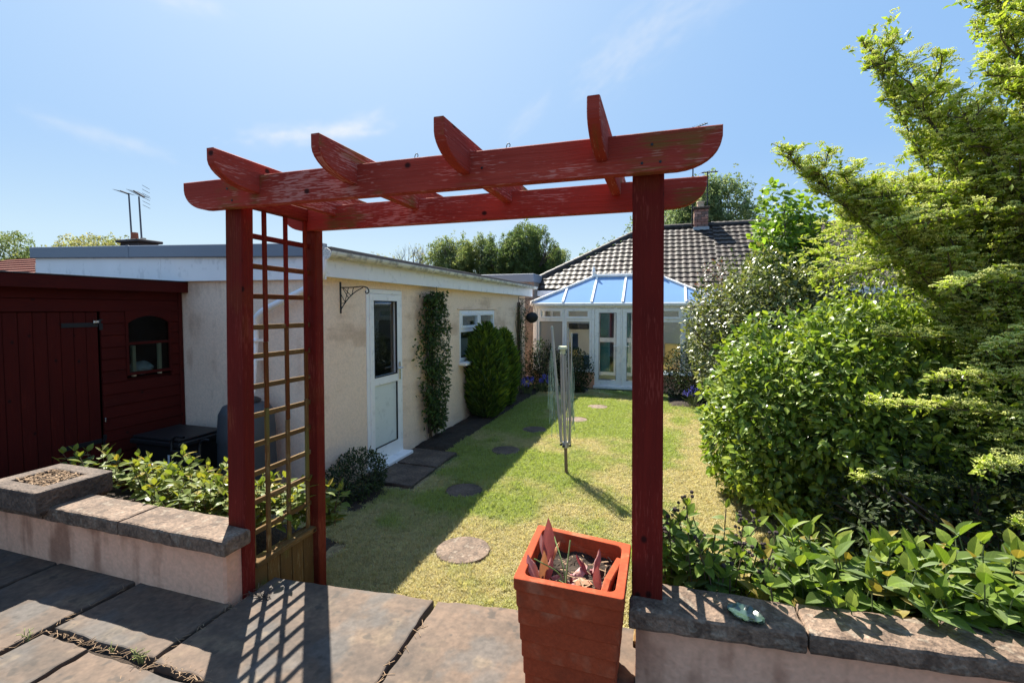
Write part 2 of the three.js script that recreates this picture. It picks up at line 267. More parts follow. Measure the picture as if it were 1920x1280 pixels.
// ------------------------------------------------------------------ ground, lawn, beds
{
  const g = new THREE.PlaneGeometry(600, 600, 1, 1).rotateX(-Math.PI / 2).translate(0, -0.06, -100); struct('ground', planar(g), M.ground);
  const l = new THREE.PlaneGeometry(LW, LH, 120, 150).rotateX(-Math.PI / 2).translate(LX0 + LW / 2, 0, LZ0 + LH / 2);
  const p = l.attributes.position, uv = l.attributes.uv;
  for (let i = 0; i < p.count; i++) { const x = p.getX(i), z = p.getZ(i); p.setY(i, (fb(x * 2, z * 2, 3, 601) - 0.5) * 0.03 - 0.012); uv.setXY(i, x - LX0, z - LZ0); }
  l.computeVertexNormals(); struct('lawn', l, M.lawn);
  // soil strips: along the garage, by the conservatory, under the shrubs
  const bed = (name, x0, x1, z0, z1, h, e = 0.12, seed = 1) => {
    const nx = Math.ceil((x1 - x0) / 0.07), nz = Math.ceil((z1 - z0) / 0.07), q = new THREE.PlaneGeometry(x1 - x0, z1 - z0, nx, nz).rotateX(-Math.PI / 2).translate((x0 + x1) / 2, 0, (z0 + z1) / 2), a = q.attributes.position;
    for (let i = 0; i < a.count; i++) { const x = a.getX(i), z = a.getZ(i), ed = Math.min(x - x0, x1 - x, z - z0, z1 - z), hh = typeof h === 'function' ? h(x, z) : h; a.setY(i, -0.03 + hh * sm(0, e, ed) + (fb(x * 9, z * 9, 3, seed) - 0.5) * 0.06); }
    q.computeVertexNormals(); return struct(name, planar(q), M.soil);
  };
  bed('flower_bed', -3.2, -2.62, -11.1, -5.55, 0.07, 0.1, 611);
  bed('flower_bed', -2.62, -1.6, -11.2, -10.3, 0.07, 0.15, 612);
  bed('flower_bed', -0.05, 6, -11.2, -9.3, 0.07, 0.3, 613);
  bed('flower_bed', 0.95, 6, -9.4, -2.0, 0.07, 0.4, 614);
  bed('flower_bed', -0.12, 6, -3.0, -1.9, (x, z) => 0.42 * sm(-3.0, -2.3, z) + 0.05, 0.12, 615);
  bed('flower_bed', -6, -2.3, -3.15, -1.86, (x, z) => 0.5 * sm(-3.3, -2.3, z) * sm(-2.3, -2.75, x) - 0.03 + 0.06 * sm(-2.4, -2.6, x), 0.06, 616);
  bed('flower_bed', -3.2, -2.55, -4.25, -3.5, 0.06, 0.2, 617);
}
// grass blades on the lawn
{
  const bl = []; R = mulberry(21);
  for (let i = 0; i < 7; i++) {
    const a = rr(0, 6.28), r = rr(0, 0.022), x = Math.cos(a) * r, z = Math.sin(a) * r, h = rr(0.6, 1.0), w = 0.0032, la = rr(0, 6.28), l = rr(0.1, 0.75), dx = Math.cos(la) * l, dz = Math.sin(la) * l, px = Math.sin(la) * w, pz = -Math.cos(la) * w, k = 0.045;
    const b0 = [x - px, -0.01, z - pz], b1 = [x + px, -0.01, z + pz], m0 = [x - px * 0.8 + dx * k * 0.35, h * k * 0.6, z - pz * 0.8 + dz * k * 0.35], m1 = [x + px * 0.8 + dx * k * 0.35, h * k * 0.6, z + pz * 0.8 + dz * k * 0.35], t = [x + dx * k, h * k, z + dz * k];
    bl.push([b0, b1, m1], [b0, m1, m0], [m0, m1, t]);
  }
  const geo = soup(bl), N = 125000, mat = phy({ color: 0xffffff, roughness: 0.9, transmission: 0.5, thickness: 0, side: THREE.DoubleSide });
  const im = new THREE.InstancedMesh(geo, mat, N), m = new THREE.Matrix4(), q = new THREE.Quaternion(), c = new THREE.Color(), e = new THREE.Euler();
  let n = 0, guard = 0;
  const stones = [[-1.44, -3.27, 0.23], [-1.91, -4.37, 0.21], [-1.94, -5.8, 0.21], [-1.86, -6.95, 0.21], [-1.37, -7.8, 0.21], [-1.17, -8.96, 0.21]];
  while (n < N && guard++ < N * 12) {
    const z = -1.95 - 9.3 * Math.pow(R(), 1.45), x = rr(-3.1, 2.2);
    if (z > -2.1 + 0.1 * (x + 2)) { if (x < -2.0 || x > -0.2) continue; }
    if (x > 0.95 + 0.25 * (fb(z * 2, 3, 2, 5) - 0.5) && R() < 0.93) continue;
    if (z > -2.9 && x > -0.1 && R() < 0.8) continue; if (x < -2.66 && z < -5.5) continue; if (z < -10.35 && x < -1.6) continue; if (z < -9.6 && x > 0.1) continue;
    if (x < -2.4 && z > -5.5 && z < -4.2) continue; if (x < -2.34 && z > -3.1) continue; if (z < -10.75) continue;
    if (stones.some((s) => Math.hypot(x - s[0], (z - s[1]) * 1.0) < s[2] - 0.012)) continue;
    const dry = lawnMix(x, z), k = rr(0.4, 1.25) * (1 - 0.35 * dry) * (R() < 0.06 ? 1.5 : 1);
    e.set(rr(-0.25, 0.25), rr(0, 6.28), rr(-0.25, 0.25)); q.setFromEuler(e); m.compose(V(x, (fb(x * 2, z * 2, 3, 601) - 0.5) * 0.03 - 0.012, z), q, V(rr(0.8, 1.3), k, rr(0.8, 1.3))); im.setMatrixAt(n, m);
    const b = mix3([0.36, 0.425, 0.072], [0.59, 0.50, 0.225], clamp(dry * 0.9 + rr(-0.16, 0.18))), v = rr(0.78, 1.18); c.setRGB(b[0] * v, b[1] * v, b[2] * v); im.setColorAt(n, c); n++;
  }
  im.count = n; im.name = 'grass'; tag(im, 'short lawn grass, green with dry straw patches', 'grass', null, 'stuff'); im.castShadow = im.receiveShadow = true; scene.add(im);
}
// ------------------------------------------------------------------ patio of riven stone slabs
{
  R = mulberry(33);
  const patio = new THREE.Group(); patio.name = 'patio'; patio.userData.kind = 'structure'; scene.add(patio);
  const base = part('bedding', [box(-6, -2.08, 0.0, 0.305, -1.84, 1.5, 0.01), box(-2.08, -0.08, 0.0, 0.303, -2.05, 1.5, 0.01), box(-0.08, 4.5, 0, 0.305, -1.83, 1.5, 0.01)], M.soil, patio);
  const slab = (poly, dy = 0) => part('paving_slab', flag(poly, 0.285 + dy, 0.34 + dy, 0.008, 0.006), M.stone, patio);
  const g = 0.012;
  const rect = (x0, x1, z0, z1, dy) => slab([[x0 + g, z0 + g], [x1 - g, z0 + g], [x1 - g, z1 - g], [x0 + g, z1 - g]], dy);
  slab([[-2.062, -2.075], [-1.77, -2.09], [-1.34, -2.14], [-1.115, -2.155], [-1.075, -1.39], [-2.052, -1.395]], 0.002);
  slab([[-1.09, -2.16], [-0.7, -2.215], [-0.09, -2.25], [-0.09, -1.18], [-1.055, -1.18]], -0.002);
  rect(-2.74, -2.07, -1.82, -1.405, 0); rect(-3.4, -2.75, -1.83, -1.05, 0.001); rect(-4.2, -3.41, -1.84, -1.2, -0.002); rect(-5.2, -4.21, -1.84, -1.2, 0);
  rect(-2.742, -2.41, -1.385, -0.8, -0.003); rect(-2.4, -1.66, -1.37, -0.75, 0.001); rect(-1.65, -1.07, -1.375, -0.6, -0.002); rect(-1.06, -0.3, -1.17, -0.5, 0.001); rect(-0.085, 0.9, -1.80, -1.15, 0.0); rect(0.91, 2, -1.9, -1.15, 0.002); rect(-0.29, 0.6, -1.14, -0.45, -0.001); rect(0.61, 1.6, -1.14, -0.4, 0);
  rect(-3.4, -2.75, -1.04, -0.3, 0); rect(-4.2, -3.41, -1.19, -0.3, 0.001); rect(-2.74, -2.0, -0.79, 0.2, 0); rect(-1.99, -1.0, -0.59, 0.3, 0); rect(-0.99, 0.2, -0.44, 0.5, 0); rect(0.21, 1.6, -0.39, 0.5, 0);
  rect(-4.2, -2.75, -0.29, 0.9, 0); rect(-2.74, -1.3, 0.21, 1.2, 0.001); rect(-1.29, 0.2, 0.51, 1.3, 0); rect(0.21, 1.6, 0.51, 1.3, 0);
  // paving outside the garage door
  const dp = new THREE.Group(); dp.name = 'door_paving'; dp.userData.kind = 'structure'; scene.add(dp);
  for (const p of [[[-3.12, -4.88], [-2.48, -4.86], [-2.46, -4.28], [-3.1, -4.3]], [[-3.12, -5.5], [-2.5, -5.48], [-2.49, -4.9], [-3.12, -4.92]]]) part('paving_slab', flag(p, -0.03, 0.022, 0.008, 0.005), M.darkStone, dp);
  // round stepping stones; those in the garage shadow get darker stone, shade put into colour
  const ss = [[-1.44, -3.27, 0.205, 'round concrete stepping stone in full sun nearest the patio'], [-1.91, -4.37, 0.185, 'round stepping stone in the shade level with the garage door'], [-1.94, -5.8, 0.185, 'shaded round stepping stone level with the wall climber'], [-1.86, -6.95, 0.185, 'round stepping stone on the shadow edge level with the garage window'], [-1.37, -7.8, 0.185, 'sunlit round stepping stone directly behind the clothes dryer'], [-1.17, -8.96, 0.185, 'farthest round stepping stone, before the conservatory doors']];
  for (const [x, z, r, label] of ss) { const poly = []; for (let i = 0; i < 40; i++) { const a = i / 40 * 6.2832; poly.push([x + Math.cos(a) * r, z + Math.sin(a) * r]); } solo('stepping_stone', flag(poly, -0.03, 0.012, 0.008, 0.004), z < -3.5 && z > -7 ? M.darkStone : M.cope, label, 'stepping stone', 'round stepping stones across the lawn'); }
}
// ------------------------------------------------------------------ rendered planter walls with stone copings
{
  R = mulberry(41);
  const L = thing('planter_wall', 'low pink rendered planter wall with stone coping, beside the trellis side of the arch', 'wall', [-3.7, 0.3, -1.88]);
  part('wall', box(-5.6, -2.112, 0.26, 0.635, -1.96, -1.80, 0.012), M.pink, L);
  const xs = [-2.04, -2.79, -3.42, -4.1, -4.8, -5.5];
  for (let i = 0; i < 5; i++) { const t = rr(-0.004, 0.004), poly = i === 0 ? [[xs[1] + 0.004, -1.97], [-2.195, -1.97], [-2.19, -1.9], [-2.04, -1.897], [-2.04, -1.74], [xs[1] + 0.004, -1.742]] : [[xs[i + 1] + 0.004, -1.965], [xs[i] - 0.004, -1.965], [xs[i] - 0.004, -1.742], [xs[i + 1] + 0.004, -1.742]]; part('coping_stone', flag(poly, 0.632, 0.698 + t, 0.014, 0.005), M.cope, L); }
  const Rw = thing('planter_wall', 'low rendered planter wall with weathered coping behind the terracotta planter', 'wall', [1.3, 0.3, -1.9]);
  const zf = (x) => -1.805 - 0.09 * (x + 0.1);
  const wallPoly = [[-0.088, zf(-0.1) - 0.05], [1.2, zf(1.2) - 0.05], [3.4, zf(3.4) - 0.05], [3.4, zf(3.4) - 0.25], [1.2, -2.1], [-0.095, -2.0]];
  part('wall', flag(wallPoly, 0.26, 0.64, 0.006, 0.001), M.pink, Rw);
  const xr = [-0.112, 0.5, 1.27, 2.0, 2.8, 3.4];
  for (let i = 0; i < 5; i++) part('coping_stone', flag(i === 0 ? [[xr[0], -2.03], [xr[1] - 0.004, -2.04], [xr[1] - 0.004, zf(xr[1])], [xr[0], zf(xr[0])]] : [[xr[i] + 0.004, Math.min(-2.04, zf(xr[i]) - 0.2)], [xr[i + 1] - 0.004, Math.min(-2.06, zf(xr[i + 1]) - 0.2)], [xr[i + 1] - 0.004, zf(xr[i + 1])], [xr[i] + 0.004, zf(xr[i])]], 0.638, 0.704 + rr(-0.004, 0.004), 0.014, 0.005), M.cope, Rw);
  // hollow block trough on the pier
  const T = thing('stone_trough', 'weathered square stone trough full of dry leaves on the planter wall corner', 'trough', [-3.61, 0.7, -1.87]);
  const x0 = -3.87, x1 = -3.36, z0 = -2.09, z1 = -1.68, w = 0.10;
  const ring = (a, b) => { const s = new THREE.Shape(); const q = (x, z) => [x, -z]; s.moveTo(...q(a + 0.03, z1)); s.lineTo(...q(b - 0.03, z1)); s.quadraticCurveTo(...q(b, z1), ...q(b, z1 - 0.03)); s.lineTo(...q(b, z0 + 0.03)); s.quadraticCurveTo(...q(b, z0), ...q(b - 0.03, z0)); s.lineTo(...q(a + 0.03, z0)); s.quadraticCurveTo(...q(a, z0), ...q(a, z0 + 0.03)); s.lineTo(...q(a, z1 - 0.03)); s.quadraticCurveTo(...q(a, z1), ...q(a + 0.03, z1)); const h = new THREE.Path(); h.moveTo(...q(a + w, z1 - w)); h.lineTo(...q(a + w, z0 + w)); h.lineTo(...q(b - w, z0 + w)); h.lineTo(...q(b - w, z1 - w)); h.closePath(); s.holes.push(h); const g = new THREE.ExtrudeGeometry(s, { depth: 0.105, bevelEnabled: true, bevelThickness: 0.012, bevelSize: 0.012, bevelOffset: -0.012, bevelSegments: 2, curveSegments: 4 }); g.rotateX(-Math.PI / 2); g.translate(0, 0.688, 0); return planar(g); };
  part('trough', ring(x0, x1), M.darkStone, T); part('base', box(x0 + 0.02, x1 - 0.02, 0.655, 0.70, z0 + 0.02, z1 - 0.02, 0.01), M.darkStone, T);
  part('soil', box(x0 + 0.06, x1 - 0.06, 0.69, 0.785, z0 + 0.06, z1 - 0.06, 0.004), M.soil, T);
  const bits = []; for (let i = 0; i < 260; i++) { const x = rr(x0 + w, x1 - w), z = rr(z0 + w, z1 - w), a = rr(0, 6.28), l = rr(0.012, 0.05), y = 0.788 + R() * 0.02; bits.push(bar([x - Math.cos(a) * l / 2, y, z - Math.sin(a) * l / 2], [x + Math.cos(a) * l / 2, y + rr(-0.008, 0.012), z + Math.sin(a) * l / 2], rr(0.003, 0.009), 0.0015)); }
  part('dry_leaves', bits, M.straw, T, { kind: 'stuff' });
}
// ------------------------------------------------------------------ the red timber arch with trellis sides
{
  R = mulberry(51);
  const A = thing('garden_arch', 'weathered red stained timber pergola arch with trellis sides spanning the path', 'pergola', [-1.05, 0.1, -2.15]);
  // horizontal members with rounded lower corners: profile along u, height v, thickness t
  const profile = (u0, u1, y0, y1, rx, ry) => { const s = new THREE.Shape(); s.moveTo(u0, y1); s.lineTo(u1, y1); s.lineTo(u1, y0 + ry); s.bezierCurveTo(u1 - 0.005, y0 + ry * 0.45, u1 - rx * 0.45, y0 + 0.004, u1 - rx, y0); s.lineTo(u0 + rx, y0); s.bezierCurveTo(u0 + rx * 0.45, y0 + 0.004, u0 + 0.005, y0 + ry * 0.45, u0, y0 + ry); s.closePath(); return s; };
  const plank = (s, t) => { const g = new THREE.ExtrudeGeometry(s, { depth: t - 0.006, bevelEnabled: true, bevelThickness: 0.003, bevelSize: 0.003, bevelOffset: -0.003, bevelSegments: 1, curveSegments: 8 }); g.translate(0, 0, 0.003); return g; };
  const beam = (x0, x1, y0, y1, z0, t) => { const g = plank(profile(x0, x1, y0, y1, 0.15, 0.105), t); g.translate(0, 0, z0); return planar(g, 'x'); };
  part('beam', beam(-2.375, 0.19, 2.347, 2.492, -1.89, 0.046), M.red, A); part('beam', beam(-2.27, 0.184, 2.322, 2.462, -2.452, 0.046), M.red, A);
  for (const [xc, d] of [[-1.897, 0], [-1.342, 0], [-0.794, 0], [-0.231, 0]]) { const g = plank(profile(1.6, 2.72, 2.402, 2.545, 0.2, 0.092), 0.044); g.rotateY(Math.PI / 2); g.translate(xc - 0.022, 0, 0); part('rafter', planar(g, 'z'), M.red, A); }
  const post = (xt, xb, y0, z0, z1, w) => { const g = box(-w / 2, w / 2, y0, 2.40, z0, z1, 0.006, 'y'), p = g.attributes.position; for (let i = 0; i < p.count; i++) p.setX(i, p.getX(i) + mix(xb, xt, (p.getY(i) - 0.34) / 2)); return g; };
  part('post', post(-2.107, -2.150, 0.05, -1.972, -1.90, 0.115), M.post, A);
  part('post', post(-2.098, -2.112, -0.05, -2.50, -2.43, 0.10), M.post, A);
  part('post', post(-0.064, -0.046, 0.69, -1.975, -1.90, 0.117), M.post, A);
  part('post', post(-0.055, -0.05, -0.05, -2.50, -2.43, 0.10), M.post, A);
  // trellis sides
  for (const side of [0, 1]) {
    const x = side ? -0.05 : -2.10, mt = (y) => y > 2.15 ? M.post : y > 1.8 ? M.mid : M.alg;
    for (const [k, z] of [-1.985, -2.09, -2.245, -2.395].entries()) { const dx = k === 3 ? 0.006 : rr(-0.003, 0.003); for (const [ya, yb, m] of [[0.455, 1.19 + 0.1 * (k % 2), M.alg], [1.191 + 0.1 * (k % 2), 1.58 + 0.08 * (k % 3), M.mid], [1.581 + 0.08 * (k % 3), 2.40, M.post]]) part('lath', bar([x - 0.02 + dx + 0.02 * (ya - 0.45) / 1.95, ya, z], [x - 0.02 + dx + 0.02 * (yb - 0.45) / 1.95, yb, z + 0.003], 0.014, 0.026, V(0, 0, 1), 'z'), m, A); }
    for (let i = 0; i < 11; i++) { const y = 2.229 - i * 0.1607 + rr(-0.004, 0.004); part('lath', bar([x - 0.004 + (2.2 - y) * -0.012, y, -1.973], [x - 0.004 + (2.2 - y) * -0.012, y + rr(-0.004, 0.004), -2.432], 0.016, 0.028), mt(y), A); }
    part('top_rail', box(x - 0.028, x + 0.022, 2.378, 2.452, -2.432, -1.97, 0.004, 'z'), M.post, A);
    part('rail', box(x - 0.055, x + 0.02, 0.435, 0.468, -2.44, -1.973, 0.004, 'z'), M.alg, A);
    for (let i = 0; i < 5; i++) part('board', box(x - 0.022 + rr(-0.002, 0.002), x - 0.004, 0.02, 0.434, -1.975 - i * 0.092, -2.062 - i * 0.092, 0.003, 'y'), M.alg, A);
  }
  // nail and screw heads
  for (const [x, y, z] of [[-0.05, 2.445, -1.843], [-0.02, 2.38, -1.843], [-0.085, 2.38, -1.843], [-2.08, 2.44, -1.843], [-2.05, 2.38, -1.843], [-0.72, 2.42, -1.843]]) part('screw_head', rod([x, y, z], [x, y, z + 0.002], 0.005, 0.005, 8), M.iron, A);
  for (const x of [-1.04, -0.62]) part('hook', tube([[x, 2.485, -1.865], [x, 2.507, -1.865], [x + 0.008, 2.516, -1.865], [x + 0.015, 2.508, -1.865], [x + 0.012, 2.5, -1.865]], 0.0018, 12, 5), M.iron, A);
}
// a wall with openings: outline and holes in the plane across x (u = z) or across z (u = x)
function wallX(x0, x1, outline, holes) { // extruded along x, shape in (-z, y)
  const s = new THREE.Shape(outline.map(([z, y]) => new THREE.Vector2(-z, y))); for (const [z0, z1, y0, y1] of holes) { const h = new THREE.Path([[z0, y0], [z0, y1], [z1, y1], [z1, y0]].map(([z, y]) => new THREE.Vector2(-z, y))); s.holes.push(h); }
  const g = new THREE.ExtrudeGeometry(s, { depth: x1 - x0, bevelEnabled: false }); g.rotateY(Math.PI / 2); g.translate(x0, 0, 0); return planar(g);
}
function wallZ(z0, z1, outline, holes) { const s = new THREE.Shape(outline.map(([x, y]) => new THREE.Vector2(x, y))); for (const [x0, x1, y0, y1] of holes) s.holes.push(new THREE.Path([[x0, y0], [x0, y1], [x1, y1], [x1, y0]].map(([x, y]) => new THREE.Vector2(x, y)))); const g = new THREE.ExtrudeGeometry(s, { depth: z1 - z0, bevelEnabled: false }); g.translate(0, 0, z0); return planar(g); }
// rectangular frame of four bars in the plane x = const (z0 > z1) or z = const
function frameX(x0, x1, za, zb, y0, y1, w, b = 0.004, wb = w) { const z0 = Math.min(za, zb), z1 = Math.max(za, zb); return [box(x0, x1, y1 - w, y1, z0, z1, b, 'z'), box(x0, x1, y0, y0 + wb, z0, z1, b, 'z'), box(x0 + 0.001, x1 - 0.001, y0 + wb - 0.003, y1 - w + 0.003, z0, z0 + w, b, 'y'), box(x0 + 0.001, x1 - 0.001, y0 + wb - 0.003, y1 - w + 0.003, z1 - w, z1, b, 'y')]; }
function frameZ(z0, z1, x0, x1, y0, y1, w, b = 0.004, wb = w) { return [box(x0, x1, y1 - w, y1, z0, z1, b), box(x0, x1, y0, y0 + wb, z0, z1, b), box(x0, x0 + w, y0 + wb - 0.003, y1 - w + 0.003, z0 + 0.001, z1 - 0.001, b, 'y'), box(x1 - w, x1, y0 + wb - 0.003, y1 - w + 0.003, z0 + 0.001, z1 - 0.001, b, 'y')]; }
// ------------------------------------------------------------------ the flat-roofed rendered garage
{
  R = mulberry(61);
  const G = thing('garage', 'cream rendered flat roofed garage with white gutter and grey roof edging', 'garage', [-5.2, 0, -7.3]);
  const D = [-5.285, -4.53, 0.03, 2.075], W = [-8.735, -7.07, 0.95, 1.832];
  part('side_wall', wallX(-3.32, -3.16, [[-3.8, -0.1], [-10.75, -0.1], [-10.75, 2.3], [-3.8, 2.3]], [D, W]), M.cream, G);
  part('front_wall', wallZ(-3.96, -3.803, [[-7.29, -0.1], [-3.164, -0.1], [-3.164, 2.2], [-7.29, 2.3]], []), M.cream, G);
  part('rear_wall', box(-7.29, -3.164, -0.1, 2.3, -10.9, -10.754, 0.005), M.cream, G); part('far_wall', box(-7.4, -7.292, -0.1, 2.4, -10.9, -3.803, 0.005, 'z'), M.cream, G);
  const slope = (geo, k) => { const p = geo.attributes.position; for (let i = 0; i < p.count; i++) p.setY(i, p.getY(i) + (-3.1 - p.getX(i)) * k); geo.computeVertexNormals(); return geo; };
  part('roof', slope(box(-7.3, -3.02, 2.35, 2.44, -11.1, -3.80, 0.004), 0.029), M.felt, G);
  const fl = [-7.32, -5.65, -3.06]; for (let i = 0; i < 2; i++) part('roof_edging', slope(box(fl[i], fl[i + 1] - 0.004, 2.338, 2.468, -3.80, -3.715 + i * 0.002, 0.006), 0.0293), M.flash, G);
  part('roof_edging', slope(box(-5.66, -5.62, 2.336, 2.47, -3.79, -3.708, 0.003), 0.0293), M.flash, G);
  for (const [a, b] of [[-7.29, -5.2], [-5.197, -3.10]]) part('fascia_board', ((g) => { const p = g.attributes.position; for (let i = 0; i < p.count; i++) p.setY(i, p.getY(i) + (-3.1 - p.getX(i)) * (p.getY(i) > 2.2 ? 0.0293 : 0.008)); g.computeVertexNormals(); return g; })(box(a, b, 2.125, 2.352, -3.80, -3.755, 0.003)), M.whiteBoard, G);
  part('fascia_board', box(-3.155, -3.04, 2.12, 2.335, -3.752, -3.728, 0.003), M.whiteBoard, G);
  for (const [a, b] of [[-3.73, -6.6], [-6.603, -9.4], [-9.403, -11.15]]) part('fascia_board', box(-3.075, -3.05, 2.15, 2.36, b, a, 0.003, 'z'), M.whiteBoard, G);
  part('soffit', box(-3.16, -3.076, 2.155, 2.17, -11.1, -3.755, 0.002, 'z'), M.whiteBoard, G);
  // half round gutter with outlets and brackets
  const gut = (() => { const s = new THREE.Shape(), r = 0.056; s.absarc(0, 0, r, Math.PI, 2 * Math.PI, false); s.lineTo(r - 0.004, 0); s.absarc(0, 0, r - 0.004, 0, Math.PI, true); s.closePath(); const g = new THREE.ExtrudeGeometry(s, { depth: 7.55, bevelEnabled: false, curveSegments: 10 }); g.translate(-2.992, 2.385, -11.25); return planar(g, 'z'); })();
  part('gutter', gut, M.gutter, G);
  for (const z of [-4.0, -4.85, -5.75, -6.7, -7.6, -8.5, -9.4, -10.3, -11.1]) { const b = tube(Array.from({ length: 9 }, (_, i) => { const a = Math.PI + i / 8 * Math.PI; return [-2.992 + Math.cos(a) * 0.0585, 2.385 + Math.sin(a) * 0.0585, z]; }), 0.006, 16, 5); part('gutter_bracket', b, M.gutter, G); }
  part('gutter_end', rod([-2.992, 2.357, -3.70], [-2.992, 2.357, -3.692], 0.05, 0.05, 14), M.gutter, G);
  // gravel edge seen over the gutter
  part('roof_trim', box(-3.10, -3.05, 2.392, 2.425, -11.15, -3.75, 0.006, 'z'), M.gutter, G);
  // sloping downpipe to the butt
  const dp = part('downpipe', tube([[-3.03, 2.33, -3.71], [-3.06, 2.17, -3.71], [-3.2, 2.06, -3.715], [-3.5, 1.935, -3.715], [-3.81, 1.80, -3.715], [-3.87, 1.73, -3.715], [-3.88, 1.55, -3.712], [-3.84, 1.02, -3.62]], 0.034, 80, 10), M.whiteBoard, G);
  for (const y of [1.52, 1.33]) part('pipe_clip', box(-3.925, -3.825, y, y + 0.025, -3.765, -3.668, 0.004), M.whiteBoard, dp);
  // door
  const d = part('door', [...frameX(-3.205, -3.15, -4.533, -5.282, 0.035, 2.072, 0.052), ...frameX(-3.20, -3.142, -4.587, -5.228, 0.09, 2.018, 0.082, 0.006, 0.14), box(-3.20, -3.142, 0.955, 1.06, -5.15, -4.665, 0.006, 'z')], M.upvc, G);
  part('pane', box(-3.182, -3.176, 1.055, 1.94, -5.15, -4.665, 0.001), M.glass, d);
  part('gasket', frameX(-3.166, -3.139, -4.664, -5.151, 1.05, 1.942, 0.012, 0.002), M.rubber, d);
  part('panel', box(-3.19, -3.16, 0.225, 0.96, -5.15, -4.665, 0.002, 'y'), phy({ ...upvcT, roughness: 0.4, color: lin(0.80, 0.83, 0.80) }), d);
  part('gasket', [box(-3.162, -3.14, 0.225, 0.234, -5.146, -4.669, 0.002, 'z'), box(-3.162, -3.14, 0.234, 0.955, -5.149, -5.14, 0.002, 'y')], M.rubber, d);
  part('handle', [box(-3.142, -3.128, 0.97, 1.19, -5.205, -5.172, 0.005, 'y'), rod([-3.13, 1.12, -5.188], [-3.085, 1.12, -5.188], 0.009), rod([-3.09, 1.12, -5.195], [-3.09, 1.115, -5.07], 0.009)], M.chrome, d);
  part('sill', box(-3.20, -3.015, 0.0, 0.055, -5.30, -4.505, 0.006, 'z'), M.whiteBoard, d);
  // window
  const w = part('window', [...frameX(-3.215, -3.16, -7.073, -8.732, 0.985, 1.829, 0.055), box(-3.213, -3.158, 1.465, 1.53, -8.68, -7.125, 0.004, 'z'), box(-3.212, -3.157, 1.04, 1.775, -7.935, -7.87, 0.004, 'y'), ...frameX(-3.21, -3.145, -7.125, -7.875, 1.525, 1.778, 0.045, 0.005), ...frameX(-3.21, -3.145, -7.93, -8.68, 1.525, 1.778, 0.045, 0.005)], M.upvc, G);
  for (const [a, b] of [[-7.165, -7.835], [-7.97, -8.64]]) { part('pane', box(-3.19, -3.184, 1.565, 1.735, b, a, 0.001), M.glass, w); part('pane', box(-3.19, -3.184, 1.04, 1.47, b - 0.04, a + 0.04, 0.001), M.glass, w); }
  part('sill', box(-3.16, -3.02, 0.93, 0.982, -8.79, -7.02, 0.008, 'z'), M.whiteBoard, w);
  part('lintel_drip', box(-3.16, -3.14, 1.84, 1.855, -8.85, -6.98, 0.004, 'z'), M.cream, G);
  // inside
  part('interior', [box(-7.25, -3.33, -0.04, 0.0, -10.7, -4.0, 0.002), box(-5.2, -5.1, 0, 2.3, -10.7, -4.0, 0.002)], std({ color: lin(0.14, 0.13, 0.12) }), G);
  part('shelf', [box(-3.75, -3.4, 1.02, 1.05, -8.7, -7.1, 0.004), box(-3.7, -3.45, 1.05, 1.32, -8.1, -7.75, 0.01), box(-3.66, -3.5, 1.05, 1.24, -7.5, -7.3, 0.01)], std({ color: lin(0.45, 0.43, 0.38) }), G);
}
// wall brackets for hanging baskets
{
  const br = (name, x, y, z, s, label) => {
    const B = thing(name, label, 'bracket', [x, y - 0.3 * s, z], 'black wrought iron basket brackets on the garage wall');
    part('back_bar', box(x, x + 0.008, y - 0.30 * s, y + 0.02, z - 0.011, z + 0.011, 0.002, 'y'), M.iron, B);
    const arm = [[x + 0.006, y - 0.035 * s, z], [x + 0.15 * s, y - 0.036 * s, z], [x + 0.27 * s, y - 0.03 * s, z], [x + 0.325 * s, y - 0.045 * s, z], [x + 0.34 * s, y - 0.085 * s, z], [x + 0.312 * s, y - 0.10 * s, z], [x + 0.30 * s, y - 0.075 * s, z]];
    part('arm', tube(arm, 0.006, 40, 6), M.iron, B);
    part('curved_stay', tube([[x + 0.006, y - 0.26 * s, z], [x + 0.08 * s, y - 0.165 * s, z], [x + 0.17 * s, y - 0.09 * s, z], [x + 0.27 * s, y - 0.04 * s, z]], 0.005, 24, 6), M.iron, B);
    for (const [a, b, c, e] of [[0.006, -0.1, 0.06, -0.19], [0.03, -0.04, 0.1, -0.145], [0.07, -0.19, 0.006, -0.2], [0.1, -0.04, 0.05, -0.2], [0.13, -0.12, 0.04, -0.04], [0.16, -0.04, 0.14, -0.11]]) part('scroll_bar', rod([x + a * s, y + b * s, z], [x + c * s, y + e * s, z], 0.0035, 0.0035, 6), M.iron, B);
  };
  br('basket_bracket', -3.16, 2.1, -4.1, 1, 'empty black iron basket bracket beside the white garage door');
  br('basket_bracket', -3.16, 2.12, -10.35, 1.05, 'black iron bracket holding the dark hanging basket near the conservatory');
  const H = thing('hanging_basket', 'dark round empty hanging basket at the far end of the garage', 'hanging basket', [-2.84, 1.5, -10.35]);
  const b = new THREE.SphereGeometry(0.135, 20, 14).scale(1, 0.92, 1).translate(-2.84, 1.66, -10.35); part('bowl', [b.toNonIndexed(), new THREE.CylinderGeometry(0.14, 0.14, 0.025, 20).translate(-2.84, 1.67, -10.35).toNonIndexed()], M.rubber, H);
  for (let i = 0; i < 4; i++) { const a = i * 1.571 + 0.4; part('chain', rod([-2.84 + Math.cos(a) * 0.15, 1.7, -10.35 + Math.sin(a) * 0.15], [-2.835, 2.03, -10.35], 0.003, 0.003, 5), M.iron, H); }
}
